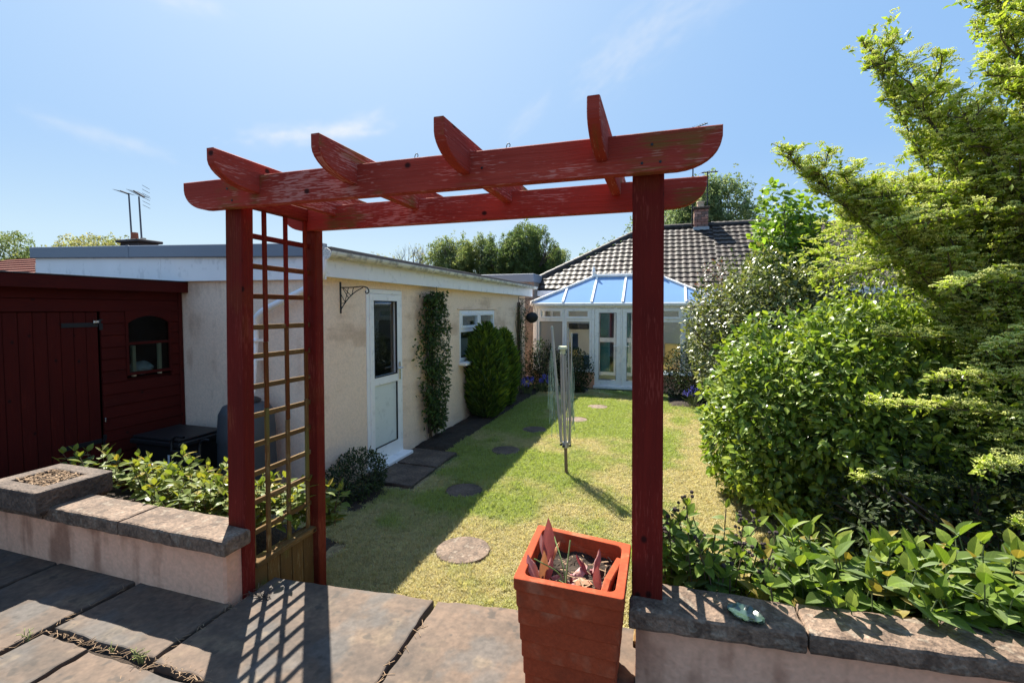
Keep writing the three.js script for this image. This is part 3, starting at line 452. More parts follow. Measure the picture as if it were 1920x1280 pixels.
// ------------------------------------------------------------------ the red shed
{
  R = mulberry(71);
  const S = thing('shed', 'dark red stained wooden shed with a boarded door and small window', 'shed', [-6, 0, -2.2]);
  const x = -4.97, W = [-3.665, -3.232, 1.205, 1.735];
  // shiplap boards on the front, broken by window and door
  for (let i = 0; i < 18; i++) {
    const y0 = 0.03 + i * 0.112, y1 = y0 + 0.109, segs = [];
    const zs = y1 < 1.84 && y0 < 1.84 ? -3.02 : -0.2;
    const put = (za, zb) => { const g = box(x - 0.02, x, y0, y1, zb, za, 0.002, 'z'), p = g.attributes.position; for (let k = 0; k < p.count; k++) if (p.getX(k) > x - 0.01) p.setX(k, p.getX(k) + 0.008 * (1 - (p.getY(k) - y0) / 0.109)); g.computeVertexNormals(); part('board', g, M.shed, S); };
    const wy = y1 > W[2] && y0 < 1.80;
    if (wy) { put(zs, W[1] + 0.002); put(W[0] - 0.002, -3.78); } else put(zs, -3.78);
  }
  part('corner_post', box(x - 0.03, x + 0.016, 0, 2.05, -3.796, -3.755, 0.003, 'y'), M.shed, S);
  // door of vertical boards
  const d = thing; const door = part('door', box(x - 0.045, x - 0.028, 0.12, 1.82, -3.0, -2.15, 0.002, 'y'), M.shedDark, S);
  for (let i = 0; i < 9; i++) part('board', box(x - 0.028, x - 0.006 + rr(-0.001, 0.001), 0.12, 1.818, -3.0 + i * 0.095, -2.908 + i * 0.095, 0.004, 'y'), M.shed, door);
  for (const y of [1.70, 0.62]) { part('hinge', box(x - 0.006, x + 0.002, y - 0.02, y + 0.02, -3.0, -2.72, 0.001, 'z'), M.iron, door); part('hinge_plate', box(x - 0.004, x + 0.006, y - 0.05, y + 0.05, -3.035, -3.006, 0.001, 'z'), M.iron, door); }
  part('latch', box(x, x + 0.02, 1.715, 1.74, -3.0, -2.955, 0.004, 'z'), M.chrome, door);
  part('latch', box(x, x + 0.02, 0.79, 0.83, -3.03, -3.018, 0.003, 'z'), M.chrome, door);
  for (let k = 0; k < 1; k++) part('wall_filling', [box(x - 0.02, x, 0.12, 1.83, -2.14, -0.2, 0.002)], M.shed, S);
  // window with arched head
  const arch = new THREE.Shape(); arch.moveTo(3.226, 1.198); arch.lineTo(3.671, 1.198); arch.lineTo(3.671, 1.822); arch.lineTo(3.226, 1.822); arch.closePath();
  const hole = new THREE.Path(); hole.moveTo(3.248, 1.225); hole.lineTo(3.248, 1.71); hole.quadraticCurveTo(3.448, 1.845, 3.649, 1.71); hole.lineTo(3.649, 1.225); hole.closePath(); arch.holes.push(hole);
  const ag = new THREE.ExtrudeGeometry(arch, { depth: 0.03, bevelEnabled: false, curveSegments: 10 }); ag.rotateY(Math.PI / 2); ag.translate(x - 0.015, 0, 0);
  const wf = part('window', planar(ag, 'z'), M.shed, S); part('pane', box(x - 0.008, x - 0.004, 1.21, 1.79, -3.66, -3.236, 0.001), phy({ color: lin(0.6, 0.65, 0.62), roughness: 0.02, transmission: 1, thickness: 0, specularIntensity: 0.25 }), wf); part('glazing_bar', box(x - 0.012, x + 0.004, 1.495, 1.52, -3.655, -3.24, 0.002, 'z'), M.shed, wf);
  part('shell', [box(-6.9, -6.86, 0, 2.1, -3.79, -0.2, 0.003, 'z'), box(-6.9, x - 0.03, 0, 2.05, -3.795, -3.765, 0.003), box(-6.9, x, 0, 2.05, -0.22, -0.18, 0.003), box(-6.86, x - 0.05, 0.02, 0.06, -3.76, -0.2, 0.003)], M.shedDark, S);
  part('fascia_board', box(-4.895, -4.87, 2.018, 2.128, -3.86, -0.1, 0.003, 'z'), M.shed, S);
  part('roof', box(-7.0, -4.896, 2.06, 2.125, -3.75, -0.1, 0.004), M.felt, S); part('roof_felt', box(-7.0, -4.862, 2.129, 2.139, -3.87, -0.1, 0.002), M.felt, S);
  part('sill_board', box(-5.5, x - 0.03, 1.14, 1.17, -3.75, -3.05, 0.003), M.shedDark, S);
  const stake = (z, y1, lab) => solo('timber_stake', box(-5.06, -5.03, 1.17, y1, z - 0.016, z + 0.016, 0.003, 'y'), std({ color: lin(0.85, 0.72, 0.5) }), lab, 'stake');  // stakes paled to look sunlit; the light is put into their colour
  stake(-3.345, 1.48, 'pale timber stake standing in the middle of the shed window'); stake(-3.60, 1.50, 'thin pale timber stake at the garage side of the shed window');
  const sack = (z, s, lab) => { const g = new THREE.SphereGeometry(0.1, 18, 12).toNonIndexed(); const p = g.attributes.position; for (let i = 0; i < p.count; i++) { const a = p.getX(i), b = p.getY(i), c = p.getZ(i), n = 1 + (fb(a * 20 + z * 9, c * 20 + b * 12, 3, 71) - 0.5) * 0.4; p.setXYZ(i, a * n * 1.1 - 5.18, 1.235 + b * n * 0.7, c * n * s + z); } g.computeVertexNormals(); solo('plastic_sack', planar(g), std({ color: lin(0.8, 0.8, 0.84), roughness: 0.4 }), lab, 'sack'); };
  sack(-3.5, 1.1, 'large white plastic sack behind the shed window'); sack(-3.28, 0.75, 'small whitish sack at the door side of the shed window');
}
// ------------------------------------------------------------------ things stored between shed and garage
{
  const B = thing('water_butt', 'grey plastic water butt under the sloping downpipe', 'water butt', [-3.78, 0, -3.5]);
  const prof = [[0.2, 0], [0.225, 0.05], [0.245, 0.3], [0.252, 0.31], [0.25, 0.36], [0.245, 0.6], [0.252, 0.61], [0.25, 0.66], [0.235, 0.86], [0.2, 0.93], [0.12, 0.96]].map(([a, b]) => new THREE.Vector2(a, b));
  part('barrel', new THREE.LatheGeometry(prof, 32).translate(-3.78, 0, -3.5), M.butt, B); part('lid', new THREE.LatheGeometry([[0.12, 0.955], [0.13, 0.98], [0.10, 1.0], [0, 1.005]].map(([a, b]) => new THREE.Vector2(a, b)), 24).translate(-3.78, 0, -3.5), M.black, B);
  const K = thing('recycling_box', 'black plastic recycling box with a white label, behind the leafy planter', 'box', [-4.45, 0, -3.35]);
  const kb = box(-4.78, -4.2, 0.02, 0.60, -3.6, -3.15, 0.03); part('tub', kb, M.black, K); part('rim', [box(-4.81, -4.17, 0.575, 0.625, -3.63, -3.125, 0.015)], M.black, K); part('label', box(-4.345, -4.30, 0.40, 0.50, -3.148, -3.146, 0.0005), std({ color: lin(0.8, 0.8, 0.82) }), K); part('lid', box(-4.79, -4.19, 0.628, 0.65, -3.61, -3.14, 0.012), M.black, K);
  const F = thing('folding_chair', 'folded black metal garden chair leaning by the water butt', 'chair', [-4.0, 0, -3.1]);
  for (const dx of [0, 0.34]) part('frame', tube([[-4.2 + dx, 0.0, -2.95], [-4.22 + dx, 0.4, -3.08], [-4.24 + dx, 0.66, -3.12], [-4.19 + dx, 0.69, -3.12], [-4.1 + dx * 0.9, 0.69, -3.12]], 0.012, 24, 6), M.black, F);
  part('seat', box(-4.2, -3.88, 0.16, 0.58, -3.09, -3.06, 0.01), M.black, F);
}
// ------------------------------------------------------------------ conservatory
{
  R = mulberry(81);
  const C = thing('conservatory', 'white framed conservatory with blue glass hipped roof at the end of the lawn', 'conservatory', [-0.92, 0, -12.1]);
  const zf = -11.15, xl = -3.03, xr = 1.19, zb = -13.05;
  part('dwarf_wall', [box(xl + 0.02, -1.56, -0.1, 0.365, zf - 0.2, zf - 0.02, 0.005), box(-0.28, xr - 0.02, -0.1, 0.365, zf - 0.2, zf - 0.02, 0.005), box(xl + 0.02, xl + 0.2, -0.1, 0.365, zb, zf - 0.2, 0.005, 'z'), box(xr - 0.2, xr - 0.02, -0.1, 0.365, zb, zf - 0.2, 0.005, 'z')], M.pink, C);
  part('sill', [box(xl - 0.01, -1.545, 0.366, 0.395, zf - 0.2, zf + 0.04, 0.006), box(-0.295, xr + 0.01, 0.366, 0.395, zf - 0.2, zf + 0.04, 0.006)], M.upvc, C);
  // corner posts and mullions
  const posts = [[xl, xl + 0.10], [-1.61, -1.545], [-0.295, -0.23], [xr - 0.10, xr]];
  for (const [a, b] of posts) part('post', box(a, b, 0.396, 1.87, zf - 0.09, zf, 0.005, 'y'), M.upvc, C);
  part('head', box(xl, xr, 1.872, 1.915, zf - 0.09, zf - 0.002, 0.005), M.upvc, C);
  const bay = (a, b, blind) => {
    const f = part('window', [...frameZ(zf - 0.075, zf - 0.012, a, b, 0.397, 1.868, 0.05), box(a + 0.045, b - 0.045, 1.555, 1.625, zf - 0.073, zf - 0.014, 0.004), ...frameZ(zf - 0.07, zf + 0.004, a + 0.045, b - 0.045, 1.622, 1.85, 0.05, 0.006)], M.upvc, C);
    part('pane', box(a + 0.09, b - 0.09, 1.665, 1.805, zf - 0.045, zf - 0.04, 0.001), M.glass, f);
    if (blind) part('blind', box(a + 0.05, b - 0.05, 0.45, 1.555, zf - 0.05, zf - 0.04, 0.001, 'y'), std({ color: lin(0.34, 0.30, 0.25), roughness: 0.7 }), f); else part('pane', box(a + 0.045, b - 0.045, 0.44, 1.56, zf - 0.045, zf - 0.04, 0.001), M.glass, f);
  };
  bay(-2.925, -2.262, true); bay(-2.258, -1.614, false); bay(-0.227, 0.41, false); bay(0.414, 1.085, true);
  const leaf = (a, b, hinge) => {
    const d = part('door', [...frameZ(zf - 0.075, zf - 0.005, a, b, 0.065, 1.862, 0.098, 0.006, 0.13)], M.upvc, C);
    part('pane', box(a + 0.09, b - 0.09, 0.19, 1.77, zf - 0.045, zf - 0.04, 0.001), M.glass, d);
    part('gasket', frameZ(zf - 0.03, zf - 0.003, a + 0.096, b - 0.096, 0.193, 1.766, 0.01, 0.002), std({ color: lin(0.25, 0.25, 0.26) }), d);
    const hx = hinge < 0 ? b - 0.045 : a + 0.045; part('handle', [box(hx - 0.015, hx + 0.015, 0.86, 1.06, zf - 0.006, zf + 0.008, 0.004, 'y'), rod([hx, 1.0, zf], [hx, 1.0, zf + 0.045], 0.008), rod([hx, 1.0, zf + 0.04], [hx + hinge * 0.11, 1.0, zf + 0.04], 0.008)], M.upvc, d);
    for (const y of [0.3, 0.95, 1.68]) part('hinge', rod([hinge < 0 ? a : b, y - 0.04, zf + 0.004], [hinge < 0 ? a : b, y + 0.04, zf + 0.004], 0.011), M.upvc, d);
  };
  leaf(-1.54, -0.945, -1); leaf(-0.905, -0.30, 1);
  part('door_meeting_bar', box(-0.943, -0.907, 0.06, 1.868, zf - 0.07, zf + 0.006, 0.006, 'y'), M.upvc, C);
  part('threshold', box(-1.56, -0.28, 0.0, 0.06, zf - 0.15, zf + 0.06, 0.006), M.upvc, C);
  // side glazing
  for (const x of [xl, xr - 0.07]) { const f = part('window', [...frameX(x, x + 0.07, zf - 0.1, zb, 0.397, 1.868, 0.06), box(x + 0.002, x + 0.068, 0.43, 1.83, -12.13, -12.07, 0.004, 'y')], M.upvc, C); part('pane', box(x + 0.03, x + 0.036, 0.44, 1.83, zb + 0.05, zf - 0.15, 0.001), M.glass, f); }
  // gutter and eaves
  part('gutter', [box(xl - 0.07, xr + 0.07, 1.918, 2.0, zf - 0.02, zf + 0.075, 0.02), box(xl - 0.07, xl + 0.02, 1.918, 2.0, zb, zf - 0.021, 0.02, 'z'), box(xr - 0.02, xr + 0.07, 1.918, 2.0, zb, zf - 0.021, 0.02, 'z')], M.upvc, C);
  // roof
  const RL = V(-1.70, 2.66, -12.08), RR = V(-0.14, 2.66, -12.08), E = [V(xl - 0.05, 2.0, zf + 0.05), V(xr + 0.05, 2.0, zf + 0.05), V(xr + 0.05, 2.0, zb), V(xl - 0.05, 2.0, zb)];
  const slab = (pts, t = 0.016) => { const n = V().crossVectors(pts[1].clone().sub(pts[0]), pts[2].clone().sub(pts[0])).normalize(); const q = pts.flatMap((p) => [p, p.clone().addScaledVector(n, -t)]); return planar(new ConvexGeometry(q)); };
  const barsAt = [-2.29, -1.61, -0.90, -0.22, 0.46];
  const up = V(0, 0.81, 0.58);
  const topAt = (x) => x < RL.x ? E[0].clone().lerp(RL, (x - E[0].x) / (RL.x - E[0].x)) : x > RR.x ? E[1].clone().lerp(RR, (E[1].x - x) / (E[1].x - RR.x)) : V(x, RL.y, RL.z);
  const xsn = [E[0].x, ...barsAt, E[1].x];
  for (let i = 0; i < 6; i++) { const a = xsn[i], b = xsn[i + 1], A = V(a, E[0].y, E[0].z), B = V(b, E[0].y, E[0].z); const mid = []; if (a < RL.x && b > RL.x) mid.push(RL.clone()); if (a < RR.x && b > RR.x) mid.push(RR.clone()); const poly = [A, B]; if (i < 5) poly.push(topAt(b)); poly.push(...mid); if (i > 0) poly.push(topAt(a)); const n = V(0, 0.81, 0.58); const q = poly.flatMap((p) => [p, p.clone().addScaledVector(n, -0.016)]); part('roof_pane', planar(new ConvexGeometry(q)), M.roofGlass, C); }
  part('roof_pane', slab([E[3], E[0], RL]), M.roofGlass, C); part('roof_pane', slab([E[1], E[2], RR]), M.roofGlass, C); part('roof_pane', planar(new ConvexGeometry([E[2], E[3], RL, RR].flatMap((p) => [p, p.clone().add(V(0, -0.013, 0.009))]))), M.glass, C);
  for (const x of barsAt) part('glazing_bar', bar(V(x, 2.01, E[0].z), topAt(x).add(V(0, 0.01, 0)), 0.05, 0.035, up, 'z', 0.006), M.upvc, C);
  for (const [a, b] of [[E[0], RL], [E[1], RR], [E[2], RR], [E[3], RL]]) part('hip_bar', bar(a.clone().add(V(0, 0.012, 0)), b.clone().add(V(0, 0.012, 0)), 0.075, 0.05, V(0, 1, 0), 'z', 0.01), M.upvc, C);
  const ridge = part('ridge', box(RL.x - 0.04, RR.x + 0.04, 2.65, 2.72, -12.13, -12.03, 0.015), M.upvc, C);
  for (let x = RL.x + 0.06; x < RR.x; x += 0.125) part('cresting', [rod([x, 2.715, -12.08], [x, 2.79, -12.08], 0.008, 0.003, 5), new THREE.TorusGeometry(0.03, 0.006, 5, 10, Math.PI).translate(x + 0.062, 2.718, -12.08).toNonIndexed()], M.upvc, ridge);
  for (const x of [RL.x, RR.x]) part('finial', new THREE.LatheGeometry([[0.045, 0], [0.05, 0.03], [0.028, 0.05], [0.05, 0.08], [0.05, 0.1], [0.03, 0.14], [0.022, 0.2], [0.0, 0.235]].map(([a, b]) => new THREE.Vector2(a, b)), 12).translate(x, 2.70, -12.08), M.upvc, ridge);
  part('floor', box(xl + 0.2, xr - 0.2, -0.02, 0.05, zb, zf - 0.15, 0.002), M.roomFloor, C);
  // inside
  const chair = (x, z, a, lab) => { const T = thing('wicker_chair', lab, 'chair', [x, 0.05, z]); const g = (q) => q.rotateY(a).translate(x, 0.05, z); const wm = std({ color: lin(0.42, 0.27, 0.13), roughness: 0.8 }), ym = std({ color: lin(0.75, 0.5, 0.16), roughness: 0.9 }); part('frame', [g(box(-0.32, 0.32, 0.05, 0.36, -0.3, 0.3, 0.05)), g(box(-0.34, -0.26, 0.3, 0.62, -0.3, 0.3, 0.03)), g(box(0.26, 0.34, 0.3, 0.62, -0.3, 0.3, 0.03)), g(box(-0.34, 0.34, 0.3, 0.95, -0.34, -0.24, 0.04))], wm, T); part('seat_cushion', g(box(-0.25, 0.25, 0.36, 0.48, -0.22, 0.28, 0.05)), ym, T); part('back_cushion', g(box(-0.24, 0.24, 0.48, 0.95, -0.24, -0.13, 0.05)), ym, T); };
  chair(-2.05, -11.85, 1.2, 'wicker chair with yellow cushion behind the left conservatory window'); chair(0.15, -12.1, -0.6, 'wicker chair with ochre cushions behind the right conservatory window');
  solo('blue_cushion', box(-1.86, -1.62, 0.40, 0.72, -11.62, -11.5, 0.05), std({ color: lin(0.06, 0.08, 0.12) }), 'dark blue cushion propped on the conservatory window sill', 'cushion');
  solo('draped_cloth', box(-2.17, -2.0, 0.85, 1.25, -11.62, -11.54, 0.06), std({ color: lin(0.05, 0.055, 0.08) }), 'dark blue cloth draped by the wicker chair inside the conservatory', 'cloth');
}
// ------------------------------------------------------------------ the bungalow behind
{
  R = mulberry(91);
  const Hs = thing('bungalow', 'bungalow with a brown concrete tiled hipped roof and brick chimney behind the conservatory', 'house', [2, 0, -15.5]);
  part('wall', wallZ(-13.25, -13.06, [[-3.6, -0.1], [9, -0.1], [9, 2.42], [-3.6, 2.42]], [[-1.75, -0.75, 0.05, 2.0]]), M.room, Hs);
  part('wall', box(-3.6, -3.4, -0.1, 2.4, -18, -13.26, 0.005, 'z'), M.brick, Hs);
  part('wall', box(-3.398, 9, -0.1, 2.4, -18.2, -18.0, 0.005), M.brick, Hs);
  const pd = part('patio_door', [...frameZ(-13.2, -13.1, -1.75, -0.75, 0.05, 2.0, 0.08), box(-1.68, -0.82, 0.95, 1.07, -13.19, -13.11, 0.005), box(-1.29, -1.21, 0.1, 1.95, -13.192, -13.108, 0.005, 'y')], M.upvc, Hs); part('pane', box(-1.7, -0.8, 0.1, 1.95, -13.16, -13.155, 0.001), M.glass, pd);
  part('curtain', [box(-1.68, -1.42, 0.1, 2.0, -13.4, -13.35, 0.02, 'y'), box(-1.05, -0.8, 0.1, 2.0, -13.4, -13.35, 0.02, 'y')], std({ color: lin(0.12, 0.3, 0.3) }), Hs);
  part('wall_shelf', box(-2.5, -1.95, 1.30, 1.45, -13.058, -12.95, 0.01), M.black, Hs);
  part('interior', [box(-3.3, 8.9, -0.05, 0.02, -17.9, -13.3, 0.002), box(-3.3, 8.9, 2.35, 2.4, -17.9, -13.3, 0.002)], M.room, Hs);
  // brick edge between garage and conservatory, its sunlit look put into pale colours
  for (let i = 0; i < 26; i++) part('brick', box(-3.58, -3.13, 0.0 + i * 0.075, 0.063 + i * 0.075, -13.05, -12.95, 0.006), std({ color: i % 3 ? lin(0.36, 0.26, 0.22) : lin(0.5, 0.46, 0.42), roughness: 0.9 }), Hs);
  part('extension', box(-4.75, -3.35, 0, 2.62, -14.2, -12.4, 0.01), std({ ...creamT, color: lin(0.7, 0.7, 0.72) }), Hs); part('extension_roof_edge', box(-4.85, -3.33, 2.58, 2.80, -14.3, -12.3, 0.01), M.flash, Hs);
  // roof
  const ey = 2.38, ez = -12.8, ry = 4.36, rz = -15.6, hx0 = -3.98, hx1 = -0.62, xe = 9;
  const deck = soup([[[hx0, ey, ez], [xe, ey, ez], [xe, ry, rz]], [[hx0, ey, ez], [xe, ry, rz], [hx1, ry, rz]], [[hx0, ey, ez], [hx1, ry, rz], [hx0, ey, -18.4]], [[hx0, ey, -18.4], [hx1, ry, rz], [xe, ry, rz]], [[hx0, ey, -18.4], [xe, ry, rz], [xe, ey, -18.4]], [[xe, ey, ez], [xe, ey, -18.4], [xe, ry, rz]]]); deck.translate(0, -0.03, 0);
  const roof = part('roof', planar(deck), std({ ...tileT, color: lin(0.5, 0.5, 0.5) }), Hs);
  part('fascia_board', box(hx0 + 0.1, xe, 2.2, 2.36, ez + 0.0, ez + 0.03, 0.004), M.whiteBoard, Hs);
  // roll tiles
  const W = 0.172, EXP = 0.235, LEN = 0.29; const sl = Math.hypot(ry - ey, ez - rz), ux = V(1, 0, 0), uy = V(0, (ry - ey) / sl, (rz - ez) / sl), un = V().crossVectors(ux, uy).normalize();
  const tileGeo = (k) => { const T = [], n = 6, top = [], bot = []; for (let i = 0; i <= n; i++) { const u = i / n, h = 0.0065 * Math.sin(u * 2 * Math.PI) + 0.022; top.push([u * W * 1.03, h]); bot.push([u * W * 1.03, h - 0.016]); } const P = (q, v) => { const lift = (1 - v) * 0.032; return [q[0], v * LEN, q[1] + lift]; };
    for (let i = 0; i < n; i++) { const a = top[i], b = top[i + 1], c = bot[i], d = bot[i + 1]; T.push([P(a, 0), P(b, 0), P(b, 1)], [P(a, 0), P(b, 1), P(a, 1)], [P(c, 0), P(d, 0), P(b, 0)], [P(c, 0), P(b, 0), P(a, 0)]); } return soup(T); };
  const basis = new THREE.Matrix4().makeBasis(ux, uy, un);
  const geos = [0, 1, 2, 3].map(() => { const g = tileGeo(); g.applyMatrix4(basis); return planar(g); });
  const mats = [[0.17, 0.143, 0.128], [0.20, 0.17, 0.15], [0.135, 0.114, 0.10], [0.235, 0.203, 0.175], [0.16, 0.13, 0.105]].map((c) => std({ ...tileT, bumpScale: 0.003, color: lin(...c), roughness: 0.62 }));
  const list = []; const rows = Math.floor(sl / EXP);
  for (let r = 0; r <= rows; r++) for (let c = 0; c < 76; c++) {
    const v = r * EXP, x = -4 + c * W, f = Math.min(1, (v + EXP) / sl); if (v > sl - 0.12) continue;
    if (x < hx0 + (hx1 - hx0) * (v + EXP * 0.5) / sl - 0.02) continue;
    if (x > 3.4) continue; const p = V(x, ey, ez).addScaledVector(uy, v); p.x += rr(-0.004, 0.004); p.addScaledVector(un, rr(-0.003, 0.004)); list.push([p, x < 1.35 ? -r * 0.12 - Math.abs(x - 0.2) : -20 - x, Math.floor(R() * 4), Math.floor(R() * 5), x > 1.25 ? 1 : 0, rr(-0.012, 0.012)]);
  }
  list.sort((a, b) => b[1] - a[1]);
  const rest = [[], [], [], [], []];
  list.forEach(([p, , g, m, nb, rot], i) => { if (nb) p.addScaledVector(un, 0.012).addScaledVector(uy, 0.06); if (i < 300) { const t = new THREE.Mesh(geos[g], mats[m]); t.name = 'tile'; t.position.copy(p); t.rotation.y = rot; roof.add(t); } else { const q = geos[g].clone(); q.translate(p.x, p.y, p.z); rest[m].push(q); } });
  rest.forEach((l, i) => { if (l.length) part('roof_tiles', l, mats[i], roof, { kind: 'stuff' }); });
  // far part of the roof past the shrubs: plain rolls
  // hip and ridge tiles
  const cap = (a, b, n) => { for (let i = 0; i < n; i++) { const p = a.clone().lerp(b, i / n), q = a.clone().lerp(b, (i + 1.06) / n); const g = new THREE.CylinderGeometry(0.105, 0.115, p.distanceTo(q), 10, 1, false, 0, Math.PI).toNonIndexed(); g.rotateY(-Math.PI / 2); g.translate(0, 0, 0); const d = q.clone().sub(p), y = d.clone().normalize(), x = V().crossVectors(y, V(0, 1, 0)).normalize(), z = V().crossVectors(x, y); g.applyMatrix4(new THREE.Matrix4().makeBasis(x, y, z)); g.translate((p.x + q.x) / 2, (p.y + q.y) / 2 - 0.02, (p.z + q.z) / 2); part('ridge_tile', planar(g), mats[i % 2 ? 2 : 0], roof); } };
  cap(V(hx0, ey + 0.02, ez), V(hx1, ry + 0.02, rz), 14); cap(V(hx1, ry + 0.02, rz), V(4.0, ry + 0.02, rz), 12);
  // chimney
  const ch = part('chimney', box(0.83, 1.22, 3.9, 4.30, -15.75, -15.35, 0.01), M.brick, Hs);
  const bm = [[0.36, 0.17, 0.13], [0.28, 0.13, 0.10], [0.44, 0.24, 0.19], [0.2, 0.12, 0.1]].map((c) => std({ color: lin(...c), roughness: 0.9 }));
  for (let k = 0; k < 7; k++) { const y = 4.30 + k * 0.077; for (const [a, b] of k % 2 ? [[0.83, 1.02], [1.03, 1.22]] : [[0.83, 0.92], [0.93, 1.12], [1.13, 1.22]]) part('brick', box(a, b, y, y + 0.067, -15.75, -15.35 + rr(-0.003, 0.004), 0.006), bm[Math.floor(R() * 4)], ch); part('mortar', box(0.838, 1.212, y + 0.066, y + 0.078, -15.74, -15.36, 0.001), M.cope, ch); }
  part('capping', box(0.795, 1.255, 4.84, 4.91, -15.79, -15.31, 0.012), M.darkStone, ch); part('lead_flashing', box(0.80, 1.25, 4.18, 4.305, -15.78, -15.31, 0.006), std({ color: lin(0.32, 0.34, 0.37), roughness: 0.6 }), ch);
  part('chimney_pot', new THREE.LatheGeometry([[0.13, 0], [0.12, 0.02], [0.105, 0.05], [0.1, 0.15], [0.115, 0.16], [0.115, 0.19], [0.09, 0.19]].map(([a, b]) => new THREE.Vector2(a, b)), 16).translate(1.01, 4.9, -15.55), std({ color: lin(0.6, 0.42, 0.28) }), ch);
  const aer = (x, y0, y1, z, dir, label) => { const T = thing('television_aerial', label, 'aerial', [x, y0, z]); part('mast', rod([x, y0, z], [x, y1, z], 0.02, 0.018, 8), M.iron, T); const d = V(dir[0], dir[1], dir[2]), a = V(x, y1 - 0.03, z).addScaledVector(d, -0.2), b = V(x, y1 - 0.03, z).addScaledVector(d, dir[3]); part('boom', rod(a, b, 0.016, 0.016, 6), M.iron, T); const sd = V(-d.z, 0, d.x).normalize(); for (let i = 0; i < 9; i++) { const c = a.clone().lerp(b, i / 8.5); part('element', rod(c.clone().addScaledVector(sd, -0.14 + i * 0.005), c.clone().addScaledVector(sd, 0.14 - i * 0.005), 0.005, 0.005, 5), M.iron, T); } };
  aer(0.775, 4.3, 7.3, -15.45, [0.8, 0.02, 0.6, 0.45], 'tall aerial on a mast beside the bungalow chimney, above the arch beam'); aer(1.19, 4.6, 5.97, -15.5, [0.85, 0.12, -0.5, 0.35], 'shorter aerial on the bungalow chimney, below the arch beam end');
}
// ------------------------------------------------------------------ houses beyond the garage
{
  const cz = -12.6; const H = thing('brick_house', 'house mostly hidden behind the garage roof, only its chimney showing', 'house', [-18.8, 0, -14]);
  part('wall', box(-23, -15, 0, 2.6, -18, -12, 0.01), M.brick, H); const rf = soup([[[-23.4, 2.5, -11.6], [-14.6, 2.5, -11.6], [-14.6, 3.9, -14.8]], [[-23.4, 2.5, -11.6], [-14.6, 3.9, -14.8], [-23.4, 3.9, -14.8]], [[-23.4, 2.5, -18.2], [-14.6, 3.9, -14.8], [-14.6, 2.5, -18.2]], [[-23.4, 2.5, -18.2], [-23.4, 3.9, -14.8], [-14.6, 3.9, -14.8]]]); part('roof', planar(rf), std({ ...tileT, side: THREE.DoubleSide }), H);
  const ch = part('chimney', box(-19.05, -18.05, 3.2, 4.28, -13.0, -12.3, 0.02), std({ color: lin(0.05, 0.04, 0.04) }), H); part('capping', box(-19.15, -17.95, 4.28, 4.38, -13.1, -12.2, 0.02), std({ color: lin(0.06, 0.05, 0.05) }), ch);
  part('chimney_pot', rod([-18.72, 4.37, -12.6], [-18.72, 4.68, -12.6], 0.13, 0.11, 14), std({ color: lin(0.36, 0.1, 0.05) }), ch); part('chimney_pot', rod([-18.28, 4.37, -12.6], [-18.28, 4.46, -12.6], 0.1, 0.09, 14), std({ color: lin(0.45, 0.35, 0.25) }), ch);
  const AM = std({ color: lin(0.05, 0.05, 0.055), roughness: 0.95 }); const mast = (x0, y0, x1, y1, bx0, by0, bx1, by1, grid, label) => { const T = thing('television_aerial', label, 'aerial', [x0, y0, cz]); part('mast', rod([x0, y0, cz], [x1, y1, cz], 0.03, 0.026, 8), std({ color: lin(0.10, 0.10, 0.12), roughness: 0.6 }), T); part('boom', rod([bx0, by0, cz - 0.05], [bx1, by1, cz + 0.05], 0.03, 0.03, 6), AM, T); for (let i = 0; i < 8; i++) { const t = i / 7.5, x = mix(bx0, bx1, t), y = mix(by0, by1, t); part('element', rod([x, y, cz - 0.22], [x, y, cz + 0.22], 0.006, 0.006, 5), AM, T); } if (grid) for (let i = 0; i < 6; i++) { const y = by1 - 0.35 + i * 0.14; part('reflector_rod', rod([bx1 - 0.06, y, cz - 0.2], [bx1 + 0.22, y + 0.02, cz + 0.25], 0.008, 0.008, 5), AM, T); } };
  mast(-18.86, 4.2, -18.95, 6.12, -19.45, 6.27, -18.9, 6.1, false, 'plain aerial on the taller mast above the garage roof'); mast(-18.36, 4.4, -18.43, 5.98, -18.75, 6.22, -18.1, 5.92, true, 'aerial with a grid reflector above the garage roof');
  const Q = thing('red_roof_house', 'distant red tiled roof seen between the shed roof and garage', 'house', [-26, 0, -12.5]);
  part('wall', box(-27.2, -22, 0, 3.0, -15, -11.2, 0.01), M.brick, Q);
  const rt = std({ color: lin(0.27, 0.09, 0.06), roughness: 0.85 }); 
  for (let i = 0; i < 9; i++) { const t = i / 9, u = (i + 1.05) / 9, P = (x, k) => [x, mix(2.9, 3.9, k), mix(-10.8, -12.6, k)]; const g = planar(new ConvexGeometry([P(-27.6 + 1.3 * t, t), P(-20.5, t), P(-20.5, u), P(-27.6 + 1.3 * u, u), [-27.6 + 1.3 * t, mix(2.9, 3.9, t) + 0.06, mix(-10.8, -12.6, t) + 0.03], [-20.5, mix(2.9, 3.9, t) + 0.06, mix(-10.8, -12.6, t) + 0.03]].map((p) => V(...p)))); part('tile_course', g, rt, Q); }
  part('gable', soup([[[-27.6, 2.85, -10.8], [-26.3, 3.95, -12.6], [-27.6, 2.85, -15]], [[-27.6, 2.85, -15], [-26.3, 3.95, -12.6], [-20.5, 3.95, -12.6]], [[-27.6, 2.85, -15], [-20.5, 3.95, -12.6], [-20.5, 2.85, -15]]]), std({ color: lin(0.33, 0.13, 0.09), side: THREE.DoubleSide }), Q);
}
